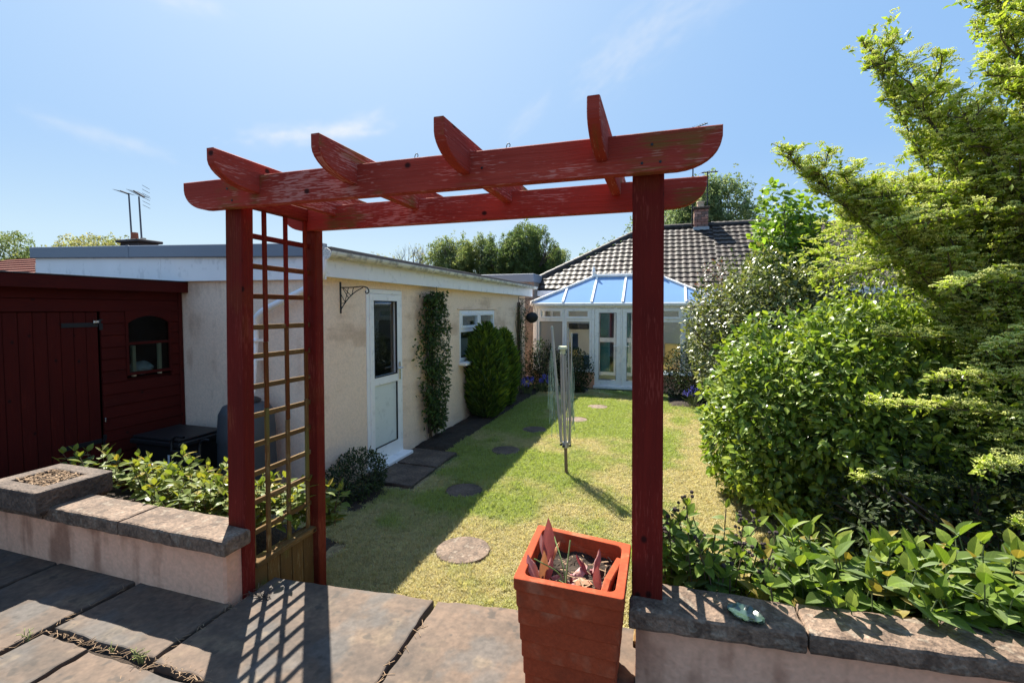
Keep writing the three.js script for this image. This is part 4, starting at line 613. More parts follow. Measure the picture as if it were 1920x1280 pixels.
// ------------------------------------------------------------------ terracotta planter with its plants
{
  R = mulberry(101);
  const P = thing('terracotta_planter', 'tall square stepped terracotta planter holding pink leaved plants', 'planter', [-0.32, 0.34, -1.85]);
  const yT = 0.835, ZZ = 1, FL = [-0.527, -1.655], FR = [-0.119, -1.645], BR = [-0.121, -2.055], BL = [-0.548, -2.115], cx = (FL[0] + FR[0] + BR[0] + BL[0]) / 4, cz = (FL[1] + FR[1] + BR[1] + BL[1]) / 4;
  const ringShape = (k, inner) => { const c = [FL, FR, BR, BL].map(([x, z]) => [cx + (x - cx) * k, cz + (z - cz) * k]); const round = (cs, r) => { const s = []; cs.forEach((p, i) => { const a = cs[(i + 3) % 4], b = cs[(i + 1) % 4]; const l = (q) => { const d = Math.hypot(q[0] - p[0], q[1] - p[1]); return [p[0] + (q[0] - p[0]) * r / d, p[1] + (q[1] - p[1]) * r / d]; }; const A = l(a), B = l(b); for (let t = 0; t <= 4; t++) { const u = t / 4; s.push([(1 - u) * (1 - u) * A[0] + 2 * u * (1 - u) * p[0] + u * u * B[0], (1 - u) * (1 - u) * A[1] + 2 * u * (1 - u) * p[1] + u * u * B[1]]); } }); return s; };
    const s = new THREE.Shape(round(c, 0.014).map(([x, z]) => new THREE.Vector2(x, -z))); if (inner) { const ci = [FL, FR, BR, BL].map(([x, z]) => { const dx = x - cx, dz = z - cz; return [cx + dx - Math.sign(dx) * inner, cz + dz - Math.sign(dz) * inner]; }); s.holes.push(new THREE.Path(round(ci, 0.03).map(([x, z]) => new THREE.Vector2(x, -z)))); } return s; };
  const layer = (k, y0, y1, inner, k2) => { const g = new THREE.ExtrudeGeometry(ringShape(k, inner), { depth: y1 - y0 - 0.008, bevelEnabled: true, bevelThickness: 0.004, bevelSize: 0.004, bevelOffset: -0.004, bevelSegments: 2 }); g.rotateX(-Math.PI / 2); g.translate(0, y0 + 0.004, 0); if (k2) { const p = g.attributes.position; for (let i = 0; i < p.count; i++) { const t = mix(k2 / k, 1, clamp((p.getY(i) - y0) / (y1 - y0))); p.setX(i, cx + (p.getX(i) - cx) * t); p.setZ(i, cz + (p.getZ(i) - cz) * t); } g.computeVertexNormals(); } return planar(g); };
  const ys = [0.835, 0.79, 0.724, 0.655, 0.588, 0.52, 0.45, 0.38, 0.34], ks = [1, 0.962, 0.934, 0.907, 0.88, 0.853, 0.826, 0.80];
  for (let i = 0; i < 8; i++) part(i ? 'tier' : 'rim', layer(ks[i], ys[i + 1] - (i < 7 ? 0.002 : 0), ys[i], i < 3 ? 0.034 : 0, ks[i] * 0.996), M.terra, P);
  part('soil', (() => { const g = new THREE.PlaneGeometry(0.36, 0.38, 20, 20).rotateX(-Math.PI / 2).translate(cx, 0.758, cz), p = g.attributes.position; for (let i = 0; i < p.count; i++) p.setY(i, p.getY(i) + (fb(p.getX(i) * 25, p.getZ(i) * 25, 3, 9) - 0.5) * 0.05); g.computeVertexNormals(); return planar(g); })(), M.soil, P);
  // broken shard standing inside
  const sh = [[0.02, -0.15], [0.028, 0.13], [0.06, 0.14], [0.075, 0.02], [0.068, -0.13]];
  solo('pot_shard', (() => { const s = new THREE.Shape([[0, 0], [0.26, 0], [0.275, 0.085], [0.16, 0.10], [0.05, 0.115], [0, 0.09]].map(([a, b]) => new THREE.Vector2(a, b))); const g = new THREE.ExtrudeGeometry(s, { depth: 0.02, bevelEnabled: true, bevelThickness: 0.003, bevelSize: 0.003, bevelSegments: 1 }); g.rotateY(Math.PI / 2 - 0.12); g.rotateZ(-0.12); g.translate(-0.215, 0.725, -1.70); return planar(g); })(), M.terra, 'broken terracotta shard standing on edge inside the planter', 'pot shard');
  // lilies: lance shaped leaves, red to pink
  const lance = (L, W, bend) => { const T = [], n = 9, row = []; for (let i = 0; i <= n; i++) { const t = i / n, w = W * 1.25 * Math.pow(Math.sin(Math.PI * Math.pow(t * 0.97 + 0.02, 0.9)), 0.75), y = L * (t - 0.25 * bend * t * t), z = L * bend * t * t * 0.7; const tw = 0.6 * t * (bend > 0.25 ? 1 : -1), cu = Math.sin(t * 9) * 0.004; row.push([[-w / 2 * Math.cos(tw), y, z + w * 0.42 - w / 2 * Math.sin(tw)], [-w / 4, y, z + w * 0.1 + cu], [0, y + 0.002, z + cu], [w / 4, y, z + w * 0.1 - cu], [w / 2 * Math.cos(tw), y, z + w * 0.42 + w / 2 * Math.sin(tw)]]); } for (let i = 0; i < n; i++) for (let k = 0; k < 4; k++) { const a = row[i][k], b = row[i][k + 1], c = row[i + 1][k + 1], d = row[i + 1][k]; T.push([a, b, c], [a, c, d]); } const g = soup(T); g.deleteAttribute('normal'); const h = mergeVertices(g, 1e-5); h.computeVertexNormals(); return h.toNonIndexed(); };
  const pk = [[0.32, 0.085, 0.075], [0.46, 0.21, 0.20], [0.25, 0.04, 0.05], [0.44, 0.19, 0.08]].map((c) => phy({ color: lin(...c), roughness: 0.8, transmission: 0.3, thickness: 0, side: THREE.DoubleSide, clearcoat: 0.2, clearcoatRoughness: 0.4 }));
  const dead = phy({ color: lin(0.55, 0.45, 0.3), roughness: 0.9, side: THREE.DoubleSide }), grn = phy({ color: lin(0.18, 0.28, 0.06), roughness: 0.8, transmission: 0.3, thickness: 0, side: THREE.DoubleSide });
  const lily = (x, z, leaves, label) => { const T = thing('potted_plant', label, 'plant', [x, 0.735, z]); for (const [L, W, b, yaw, tilt, m, y] of leaves) { const g = lance(L, W, b); g.rotateX(tilt); g.rotateY(yaw); g.scale(0.85, 1.05, 0.85); g.translate(x, 0.745 + (y ?? 0), z); part('leaf', g, m < 4 ? pk[m] : dead, T); } part('stem', rod([x, 0.70, z], [x, 0.78, z], 0.008, 0.006, 6), pk[2], T); };
  lily(-0.455, -1.92, [[0.20, 0.055, 0.1, 0.3, 0.05, 0, 0.02], [0.15, 0.035, 0.2, -1.2, 0.08, 1], [0.13, 0.03, 0.3, 2.0, 0.3, 3]], 'tallest pink leaved shoot at the back left of the terracotta planter');
  lily(-0.45, -1.80, [[0.13, 0.05, 0.3, -1.3, 0.35, 1, 0.01], [0.14, 0.04, 0.15, 0.5, 0.1, 3, 0.01], [0.12, 0.04, 0.2, 1.8, 0.25, 0], [0.10, 0.035, 0.4, -2.2, 0.7, 1]], 'broad pink leaved plant at the front left of the terracotta planter');
  lily(-0.34, -1.84, [[0.11, 0.06, 0.9, -1.5, 0.8, 1], [0.12, 0.05, 0.8, 1.2, 0.7, 3], [0.10, 0.04, 0.9, 0.4, 0.9, 0], [0.12, 0.05, 0.9, 2.6, 0.6, 1], [0.1, 0.02, 1, 1.9, 1.0, 4]], 'drooping pale pink leaved plant at the front of the terracotta planter');
  lily(-0.27, -1.9, [[0.13, 0.035, 0.1, 1.6, 0.25, 0], [0.12, 0.03, 0.2, -1.3, 0.5, 2], [0.11, 0.03, 0.4, 2.8, 0.8, 1], [0.15, 0.02, 0.8, 0.9, 1.1, 4], [0.14, 0.02, 0.6, -0.4, 1.2, 4]], 'thin pink plant with withered leaves in the middle of the terracotta planter');
  lily(-0.215, -1.80, [[0.12, 0.035, 0.1, -0.6, 0.15, 0], [0.10, 0.03, 0.5, 2.2, 0.9, 3], [0.12, 0.025, 0.8, -1.8, 1.1, 4]], 'upright red leaved shoot beside the shard in the terracotta planter');
  { const T = thing('grass_tuft', 'thin green grass blades growing in the terracotta planter', 'plant', [-0.35, 0.735, -1.76]); for (const [x1, y1, z1, x2, y2, z2] of [[-0.345, 0.84, -1.78, -0.335, 0.945, -1.79], [-0.37, 0.81, -1.77, -0.47, 0.87, -1.75], [-0.36, 0.80, -1.80, -0.43, 0.88, -1.93], [-0.345, 0.79, -1.74, -0.36, 0.83, -1.70]]) part('blade', tube([[-0.35, 0.73, -1.76], [x1, y1, z1], [x2, y2, z2]], 0.0028, 12, 4), grn, T); }
  { const bits = []; for (let i = 0; i < 60; i++) { const x = rr(-0.47, -0.17), z = rr(-2.0, -1.72), a = rr(0, 6.28), l = rr(0.01, 0.045); bits.push(bar([x, 0.775, z], [x + Math.cos(a) * l, 0.775 + rr(0, 0.015), z + Math.sin(a) * l], rr(0.002, 0.008), 0.001)); } part('dry_leaves', bits, M.straw, P, { kind: 'stuff' }); }
}
// glass leaf dish on the coping
solo('leaf_dish', (() => { const T = [], n = 10, w = 0.05, L = 0.13; const P = (t, s) => { const q = w * Math.pow(Math.sin(Math.PI * (t * 0.95 + 0.03)), 0.7); return [s * q, 0.006 + 0.012 * s * s + 0.003 * Math.sin(t * 40) * Math.abs(s), (t - 0.5) * L]; }; for (let i = 0; i < n; i++) for (let k = -2; k < 2; k++) { const a = P(i / n, k / 2), b = P(i / n, (k + 1) / 2), c = P((i + 1) / n, (k + 1) / 2), d = P((i + 1) / n, k / 2); T.push([a, b, c], [a, c, d]); const lo = (p) => [p[0] * 0.96, p[1] - 0.006, p[2] * 0.96]; T.push([lo(a), lo(c), lo(b)], [lo(a), lo(d), lo(c)]); } const g = soup(T); g.rotateY(1.1); g.translate(0.30, 0.708, -1.885); return planar(g); })(), phy({ color: lin(0.05, 0.095, 0.07), roughness: 0.2, clearcoat: 1, clearcoatRoughness: 0.05, transmission: 0.3, thickness: 0, side: THREE.DoubleSide }), 'green glass leaf shaped dish lying on the wall coping', 'dish');
// ------------------------------------------------------------------ folded rotary clothes dryer
{
  R = mulberry(111);
  const D = thing('rotary_dryer', 'folded rotary clothes dryer with drooping green lines on the lawn', 'clothes dryer', [-1.019, 0, -5.18]);
  const at = (y, dx = 0, dz = 0) => V(-1.019 - 0.036 * y + dx, y, -5.18 - 0.012 * y + dz);
  part('socket', rod(at(-0.05), at(0.30), 0.019, 0.018, 12), M.rust, D); part('pole', rod(at(0.28), at(1.40), 0.018, 0.017, 12), M.alu, D);
  part('cap', [new THREE.CylinderGeometry(0.05, 0.056, 0.03, 8).toNonIndexed().translate(at(1.41).x, 1.415, at(1.41).z), new THREE.CylinderGeometry(0.03, 0.03, 0.06, 8).toNonIndexed().translate(at(1.37).x, 1.375, at(1.37).z)], std({ color: lin(0.58, 0.6, 0.42) }), D);
  part('collar', rod(at(0.30), at(0.36), 0.04, 0.036, 12), M.alu, D); for (const a of [0.2, 1.77, 3.34, 4.9]) part('knob', new THREE.SphereGeometry(0.016, 8, 6).toNonIndexed().translate(at(0.33).x + Math.cos(a) * 0.055, 0.325, at(0.33).z + Math.sin(a) * 0.055), M.iron, D);
  const tips = []; for (const [a, top, rad] of [[3.3, 1.62, 0.125], [3.75, 1.61, 0.16], [0.3, 1.60, 0.075], [5.9, 1.54, 0.105]]) { const b = at(0.35, Math.cos(a) * 0.055, Math.sin(a) * 0.055), e = at(top, Math.cos(a) * rad, Math.sin(a) * rad), k = at(1.0, Math.cos(a) * 0.1, Math.sin(a) * 0.1); tips.push([b, e, a]); part('arm', bar(b, e, 0.013, 0.018), M.alu, D); part('strut', bar(at(1.33, Math.cos(a + 0.2) * 0.03, Math.sin(a + 0.2) * 0.03), at(0.34, Math.cos(a + 0.5) * 0.06, Math.sin(a + 0.5) * 0.06), 0.009, 0.012), M.alu, D); part('arm_tip', rod(e, e.clone().add(V(0, 0.035, 0)), 0.013, 0.009, 8), std({ color: lin(0.3, 0.33, 0.3) }), D); }
  // lines hanging in loops from arm to arm
  for (let i = 0; i < 4; i++) { const [b0, e0, a0] = tips[i], [b1, e1, a1] = tips[(i + 1) % 4]; for (let k = 0; k < 6; k++) { const t = 0.45 + k * 0.095, p = b0.clone().lerp(e0, t), q = b1.clone().lerp(e1, t), m = p.clone().add(q).multiplyScalar(0.5); const out = V(Math.cos(a0 + rr(-0.4, 0.7)), 0, Math.sin(a0 + rr(-0.4, 0.7))).multiplyScalar(rr(0.03, 0.1)); const dr = 0.18 + t * rr(0.5, 0.85); part('line', tube([p, p.clone().lerp(m, 0.15).add(V(0, -dr * 0.5, 0)).addScaledVector(out, 0.6), m.clone().add(V(0, -dr, 0)).addScaledVector(out, 0.8), q.clone().lerp(m, 0.15).add(V(0, -dr * 0.5, 0)).addScaledVector(out, 0.5), q], 0.0018, 28, 4), M.line, D); } }
}
// ------------------------------------------------------------------ leaves
const CAM = camera.position.clone();
function leafGeo(L, W, n, fold, bend, seed) { // along +z, upper side +y, veins in uv
  const T = [], U = [], row = []; for (let i = 0; i <= n; i++) { const t = i / n, w = W * 0.5 * Math.pow(Math.sin(Math.PI * Math.pow(clamp(t * 0.985 + 0.015), 0.78)), 0.85), y = -bend * L * t * t, z = L * t; row.push([[-w, y + w * fold, z], [0, y, z], [w, y + w * fold, z]]); }
  for (let i = 0; i < n; i++) for (let k = 0; k < 2; k++) { const a = row[i][k], b = row[i][k + 1], c = row[i + 1][k + 1], d = row[i + 1][k], u = (x) => [0.5 + (x[0] / W), x[2] / L]; const tri = (p, q, r) => { if (Math.hypot(p[0] - q[0], p[2] - q[2]) < 1e-6 || Math.hypot(q[0] - r[0], q[2] - r[2]) < 1e-6 || Math.hypot(p[0] - r[0], p[2] - r[2]) < 1e-6) return; T.push([p, r, q]); U.push(...u(p), ...u(r), ...u(q)); }; tri(a, b, c); tri(a, c, d); }
  const g = soup(T); g.setAttribute('uv', new THREE.Float32BufferAttribute(U, 2)); return g;
}
function leafMats(cols, tr = 0.45, coat = 0.3, rough = 0.9) { cols = cols.map((c) => c.map((v) => v * 0.62)); const mk = (c) => phy({ color: c, map: leafT.map, roughness: rough, transmission: tr, thickness: 0, specularIntensity: 0.4, clearcoat: coat * 1.4, clearcoatRoughness: 0.26, side: THREE.DoubleSide }); return { cols, each: cols.map((c) => mk(lin(...c))), white: mk(0xffffff) }; }
const qTo = (dir, up) => { const z = dir.clone().normalize(), x = V().crossVectors(up, z); if (x.lengthSq() < 1e-6) x.set(1, 0, 0); x.normalize(); const y = V().crossVectors(z, x); return new THREE.Quaternion().setFromRotationMatrix(new THREE.Matrix4().makeBasis(x, y, z)); };
// list of {p, q, s, c} -> the nearest nSingle as meshes named leaf, the rest one instanced part
function foliage(parent, list, geos, mats, nSingle, name = 'foliage', kind = 'stuff') {
  list.forEach((l) => l.d = l.p.distanceTo(CAM)); if (nSingle) list.sort((a, b) => a.d - b.d);
  const w = wpos(parent);
  for (let i = 0; i < Math.min(nSingle, list.length); i++) { const l = list[i], m = new THREE.Mesh(geos[i % geos.length], mats.each[l.c]); m.name = 'leaf'; m.position.copy(l.p).sub(w); m.quaternion.copy(l.q); m.scale.setScalar(l.s); m.castShadow = m.receiveShadow = true; parent.add(m); }
  const rest = list.slice(nSingle), c = new THREE.Color(); if (!rest.length) return;
  geos.forEach((g, gi) => { const sub = rest.filter((_, i) => i % geos.length === gi); if (!sub.length) return; const im = new THREE.InstancedMesh(g, mats.white, sub.length), M4 = new THREE.Matrix4(); sub.forEach((l, i) => { M4.compose(l.p.clone().sub(w), l.q, V(l.s, l.s, l.s)); im.setMatrixAt(i, M4); const k = mats.cols[l.c], v = rr(0.8, 1.2), y = rr(0.9, 1.12); c.setRGB(k[0] * v * y, k[1] * v, k[2] * v); im.setColorAt(i, c); }); im.name = name; im.userData.kind = kind; im.castShadow = im.receiveShadow = true; parent.add(im); });
}
const rv = () => { let v; do v = V(rr(-1, 1), rr(-1, 1), rr(-1, 1)); while (v.lengthSq() > 1 || v.lengthSq() < 0.01); return v.normalize(); };
const barkM = std({ color: lin(0.10, 0.08, 0.06), roughness: 1 }), stemM = std({ color: lin(0.09, 0.065, 0.035), roughness: 0.9 }), stemG = std({ color: lin(0.10, 0.125, 0.04), roughness: 0.9 });
// ------------------------------------------------------------------ rose of sharon: stems with opposite pairs of oval leaves
function hypericum(name, label, group, cx, cz, rx, rz, y0, h, nStem, leafL, mats, geos, nSingle, opt = {}) {
  const T = thing(name, label, 'shrub', [cx, y0, cz], group), stems = [], list = [];
  for (let i = 0; i < nStem; i++) {
    const a = rr(0, 6.28), r = Math.sqrt(R()), bx = cx + Math.cos(a) * r * rx, bz = cz + Math.sin(a) * r * rz, H = h * rr(0.6, 1.08) * (1 - 0.25 * r * r), lean = rr(0.05, 0.35), la = a + rr(-0.9, 0.9);
    const yb = opt.base ? opt.base(bx, bz) : y0; const pt = (t) => V(bx + Math.cos(la) * lean * H * t * t, yb + H * t * (1 - 0.12 * lean * t), bz + Math.sin(la) * lean * H * t * t * 0.8);
    stems.push(tube([pt(0), pt(0.35), pt(0.7), pt(1)], 0.0026, 8, 4));
    const n = Math.max(3, Math.round(H / (leafL * 0.62)));
    for (let k = 0; k <= n; k++) {
      const t = 0.12 + 0.88 * k / n, p = pt(t), tan = pt(Math.min(1, t + 0.03)).sub(pt(t - 0.03)).normalize(), ang = (k % 2) * 1.571 + a + rr(-0.35, 0.35);
      for (const s of [0, Math.PI]) { if (R() < 0.08) continue; const d = V(Math.cos(ang + s), 0, Math.sin(ang + s)), topk = k === n; d.y = (topk ? rr(0.7, 1.8) : rr(-0.35, 0.45)); d.addScaledVector(tan, topk ? 0.5 : 0.15).normalize(); list.push({ p: p.clone().addScaledVector(d, 0.006), q: qTo(d, V(rr(-0.3, 0.3), 1, rr(-0.3, 0.3))), s: leafL * (topk ? rr(0.55, 0.85) : rr(0.75, 1.15)), c: R() < (opt.yellow ?? 0.06) ? 4 : topk && R() < 0.6 ? 3 : Math.floor(R() * 3) }); }
    }
    if (opt.buds && R() < opt.buds) { const p = pt(1); for (let b = 0; b < 4; b++) { const e = p.clone().add(V(rr(-0.035, 0.035), rr(0.02, 0.09), rr(-0.035, 0.035))); stems.push(tube([p, p.clone().lerp(e, 0.5).add(V(rr(-0.01, 0.01), 0.005, 0)), e], 0.0012, 4, 3)); (T.userData.heads ??= []).push(e); } }
  }
  part('stem', stems, opt.stem ?? stemM, T, { kind: 'stuff' });
  if (T.userData.heads) { const q = T.userData.heads; delete T.userData.heads; part('seed_heads', q.map((e) => new THREE.DodecahedronGeometry(rr(0.006, 0.0105)).toNonIndexed().translate(e.x, e.y, e.z)), std({ color: lin(0.035, 0.02, 0.02) }), T, { kind: 'stuff' }); }
  foliage(T, list, geos, mats, nSingle); return T;
}
const hypG = [leafGeo(1, 0.58, 4, 0.28, 0.2), leafGeo(1, 0.64, 4, 0.12, 0.36), leafGeo(1, 0.5, 4, 0.4, 0.08)];
{
  R = mulberry(121);
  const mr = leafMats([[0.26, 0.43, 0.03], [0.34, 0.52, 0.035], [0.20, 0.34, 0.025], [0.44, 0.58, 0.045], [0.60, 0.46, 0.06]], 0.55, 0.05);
  const ml = leafMats([[0.32, 0.43, 0.035], [0.41, 0.50, 0.045], [0.24, 0.34, 0.03], [0.52, 0.56, 0.05], [0.66, 0.52, 0.05]], 0.5, 0.12);
  const G = 'rose of sharon shrubs in the raised beds', gb = (x, z) => 0.02 + 0.45 * sm(-3.0, -2.3, z), lb = (x, z) => 0.02 + 0.5 * sm(-3.3, -2.3, z);
  hypericum('hypericum_shrub', 'rose of sharon with black seed heads beside the right arch post', G, 0.20, -2.28, 0.22, 0.2, 0.42, 0.47, 46, 0.085, mr, hypG, 230, { base: gb, buds: 0.45, yellow: 0.04 });
  hypericum('hypericum_shrub', 'sparse yellowing rose of sharon behind the glass dish', G, 0.47, -2.28, 0.12, 0.2, 0.42, 0.36, 12, 0.08, mr, hypG, 100, { base: gb, yellow: 0.25, buds: 0.2 });
  hypericum('hypericum_shrub', 'dense bright green rose of sharon overhanging the sunlit coping', G, 0.78, -2.28, 0.28, 0.24, 0.42, 0.42, 74, 0.112, mr, hypG, 290, { base: gb, stem: stemG });
  hypericum('hypericum_shrub', 'bright green rose of sharon at the right end of the wall', G, 1.28, -2.3, 0.32, 0.24, 0.42, 0.45, 78, 0.112, mr, hypG, 290, { base: gb, stem: stemG });
  hypericum('hypericum_shrub', 'shaded rose of sharon behind the bright ones, under the firethorn', G, 1.0, -2.75, 0.5, 0.2, 0.3, 0.5, 34, 0.1, mr, hypG, 60, { base: gb, stem: stemG });
  hypericum('hypericum_shrub', 'yellow green rose of sharon against the trellis arch post', G, -2.38, -2.3, 0.24, 0.24, 0.45, 0.27, 46, 0.078, ml, hypG, 240, { base: lb, yellow: 0.12 });
  hypericum('hypericum_shrub', 'rose of sharon leafy in the middle of the left raised bed', G, -2.85, -2.28, 0.27, 0.24, 0.45, 0.30, 54, 0.08, ml, hypG, 260, { base: lb, yellow: 0.09 });
  hypericum('hypericum_shrub', 'rose of sharon growing beside the stone trough', G, -3.3, -2.4, 0.22, 0.18, 0.45, 0.33, 34, 0.082, ml, hypG, 200, { base: lb, yellow: 0.08 });
  hypericum('hypericum_shrub', 'sparse rose of sharon behind the stone trough', G, -3.95, -2.42, 0.42, 0.16, 0.42, 0.31, 18, 0.085, ml, hypG, 100, { base: lb, yellow: 0.08 });
  hypericum('hypericum_shrub', 'rose of sharon sprouting through the foot of the trellis', G, -2.2, -2.55, 0.12, 0.18, 0.35, 0.3, 16, 0.075, ml, hypG, 80, { base: lb, yellow: 0.1 });
}
// ------------------------------------------------------------------ leafy domes: leaves over a lumpy ellipsoid, twigs inside
function dome(name, label, cat, c, r, n, leafL, geos, mats, nSingle, opt = {}) {
  const T = thing(name, label, cat, [c[0], opt.y0 ?? 0, c[2]], opt.group), list = [], tw = [], y0 = opt.y0 ?? 0;
  const lump = (d) => 1 + (opt.lump ?? 0.22) * 2 * (fb(d.x * (opt.lf ?? 2.6) + c[0] * 7, d.y * (opt.lf ?? 2.6) + d.z * 3.1, 3, opt.seed ?? 5) - 0.5);
  for (let i = 0; i < n; i++) {
    const d = rv(), k = lump(d), dep = Math.pow(R(), opt.dep ?? 2.2) * (opt.thick ?? 0.45), f = k * (1 - dep) + (R() < 0.02 ? rr(0, 0.14) : 0); const p = V(c[0] + d.x * r[0] * f, c[1] + d.y * r[1] * f, c[2] + d.z * r[2] * f); if (p.y < y0 + 0.02) continue;
    const out = V(d.x / r[0], d.y / r[1], d.z / r[2]).normalize(), dir = out.clone().multiplyScalar(0.7).add(rv().multiplyScalar(0.8)).add(V(0, opt.rise ?? 0.1, 0)).normalize(), up = out.clone().multiplyScalar(0.5).add(V(0, 0.9, 0)).add(rv().multiplyScalar(opt.wild ?? 0.5));
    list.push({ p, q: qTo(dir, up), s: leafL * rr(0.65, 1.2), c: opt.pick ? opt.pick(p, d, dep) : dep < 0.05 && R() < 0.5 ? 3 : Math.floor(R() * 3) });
  }
  for (let i = 0; i < (opt.twigs ?? 40); i++) { const d = rv(); d.y = Math.abs(d.y) * 0.9 - 0.15; const k = lump(d) * 0.93, e = V(c[0] + d.x * r[0] * k, Math.max(y0 + 0.1, c[1] + d.y * r[1] * k), c[2] + d.z * r[2] * k), b = V(c[0] + rr(-0.12, 0.12), y0 - 0.02, c[2] + rr(-0.12, 0.12)); const m = b.clone().lerp(e, 0.5).add(V(rr(-0.08, 0.08), 0.1 * r[1], rr(-0.08, 0.08))); tw.push(tube([b, m, e], 0.008 * (opt.tw ?? 1), 10, 4)); }
  part('branches', tw, barkM, T, { kind: 'stuff' }); foliage(T, list, geos, mats, nSingle, 'crown'); return T;
}
const privG = [leafGeo(1, 0.52, 3, 0.25, 0.15), leafGeo(1, 0.58, 3, 0.1, 0.3)], smallG = [leafGeo(1, 0.42, 2, 0.25, 0.15), leafGeo(1, 0.5, 2, 0.1, 0.25)], thinG = [leafGeo(1, 0.16, 2, 0.2, 0.1), leafGeo(1, 0.2, 2, 0.2, 0.25)];
{
  R = mulberry(131);
  const priv = leafMats([[0.29, 0.46, 0.04], [0.38, 0.57, 0.05], [0.18, 0.31, 0.03], [0.58, 0.76, 0.06], [0.5, 0.66, 0.06]], 0.46, 0.5);
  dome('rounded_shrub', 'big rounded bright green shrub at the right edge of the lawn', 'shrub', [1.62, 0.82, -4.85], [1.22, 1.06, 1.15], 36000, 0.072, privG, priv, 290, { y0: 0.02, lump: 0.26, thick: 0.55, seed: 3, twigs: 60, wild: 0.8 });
  const oli = leafMats([[0.26, 0.32, 0.06], [0.35, 0.41, 0.08], [0.19, 0.24, 0.05], [0.46, 0.50, 0.11], [0.5, 0.36, 0.12]], 0.45, 0.7, 0.9);
  dome('glossy_shrub', 'shrub with glinting glossy leaves behind the rounded shrub', 'shrub', [1.62, 1.35, -8.3], [1.15, 1.25, 1.1], 13000, 0.085, privG, oli, 0, { y0: 0.02, lump: 0.3, thick: 0.5, seed: 9 });
  const dk = leafMats([[0.05, 0.09, 0.016], [0.065, 0.11, 0.02], [0.04, 0.07, 0.014], [0.11, 0.17, 0.03], [0.3, 0.2, 0.1]], 0.4, 0.06);  // leaf colours darkened to carry the deep shade under dense canopy
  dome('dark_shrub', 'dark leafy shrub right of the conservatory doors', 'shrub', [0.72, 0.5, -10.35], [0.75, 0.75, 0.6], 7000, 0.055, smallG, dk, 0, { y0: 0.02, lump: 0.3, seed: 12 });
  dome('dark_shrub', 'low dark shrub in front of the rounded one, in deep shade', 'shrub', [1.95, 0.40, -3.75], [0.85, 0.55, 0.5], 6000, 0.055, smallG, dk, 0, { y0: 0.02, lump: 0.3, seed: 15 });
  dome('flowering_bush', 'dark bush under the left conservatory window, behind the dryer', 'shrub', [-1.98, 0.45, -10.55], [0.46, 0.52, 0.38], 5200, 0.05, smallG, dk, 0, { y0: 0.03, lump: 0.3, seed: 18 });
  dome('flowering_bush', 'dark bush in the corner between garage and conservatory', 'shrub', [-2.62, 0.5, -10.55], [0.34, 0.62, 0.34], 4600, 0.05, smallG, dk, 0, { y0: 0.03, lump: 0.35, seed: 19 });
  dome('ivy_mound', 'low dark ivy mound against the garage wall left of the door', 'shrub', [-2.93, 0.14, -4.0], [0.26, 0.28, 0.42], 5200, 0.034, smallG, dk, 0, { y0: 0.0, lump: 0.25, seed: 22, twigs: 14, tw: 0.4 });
  const yg = leafMats([[0.38, 0.62, 0.04], [0.48, 0.72, 0.05], [0.28, 0.48, 0.035], [0.56, 0.8, 0.06], [0.56, 0.66, 0.07]], 0.55, 0.2);
  dome('lime_green_tree', 'bright lime green tree rising above the shrubs before the bungalow roof', 'tree', [2.1, 2.55, -9.4], [0.62, 1.2, 0.6], 4200, 0.11, [leafGeo(1, 0.85, 3, 0.15, 0.25)], yg, 0, { y0: 0, lump: 0.7, lf: 3.4, thick: 0.75, seed: 24 });
  const mx = leafMats([[0.12, 0.19, 0.05], [0.18, 0.25, 0.07], [0.1, 0.15, 0.04], [0.3, 0.32, 0.1], [0.32, 0.12, 0.05]], 0.4, 0.5);
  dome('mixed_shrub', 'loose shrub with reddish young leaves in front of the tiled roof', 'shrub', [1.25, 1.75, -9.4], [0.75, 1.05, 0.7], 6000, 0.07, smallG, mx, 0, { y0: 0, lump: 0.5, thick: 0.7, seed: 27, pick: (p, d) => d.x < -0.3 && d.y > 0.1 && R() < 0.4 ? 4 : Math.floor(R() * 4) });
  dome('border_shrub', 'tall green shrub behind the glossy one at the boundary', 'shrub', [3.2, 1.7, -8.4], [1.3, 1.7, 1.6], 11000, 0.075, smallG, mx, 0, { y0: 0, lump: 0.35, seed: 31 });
  dome('backdrop_hedge_shrub', 'dark hedge shrub added behind the firethorn as a backdrop blocking light and sky', 'shrub', [3.9, 1.5, -4.6], [1.2, 1.7, 1.8], 12000, 0.07, smallG, dk, 0, { y0: 0, lump: 0.3, seed: 33 });  // hedge put in as a dark backdrop to block light and sky
  // conifers by the garage window
  const con = leafMats([[0.15, 0.28, 0.03], [0.20, 0.35, 0.035], [0.11, 0.2, 0.025], [0.38, 0.56, 0.05], [0.3, 0.42, 0.04]], 0.4, 0.02);
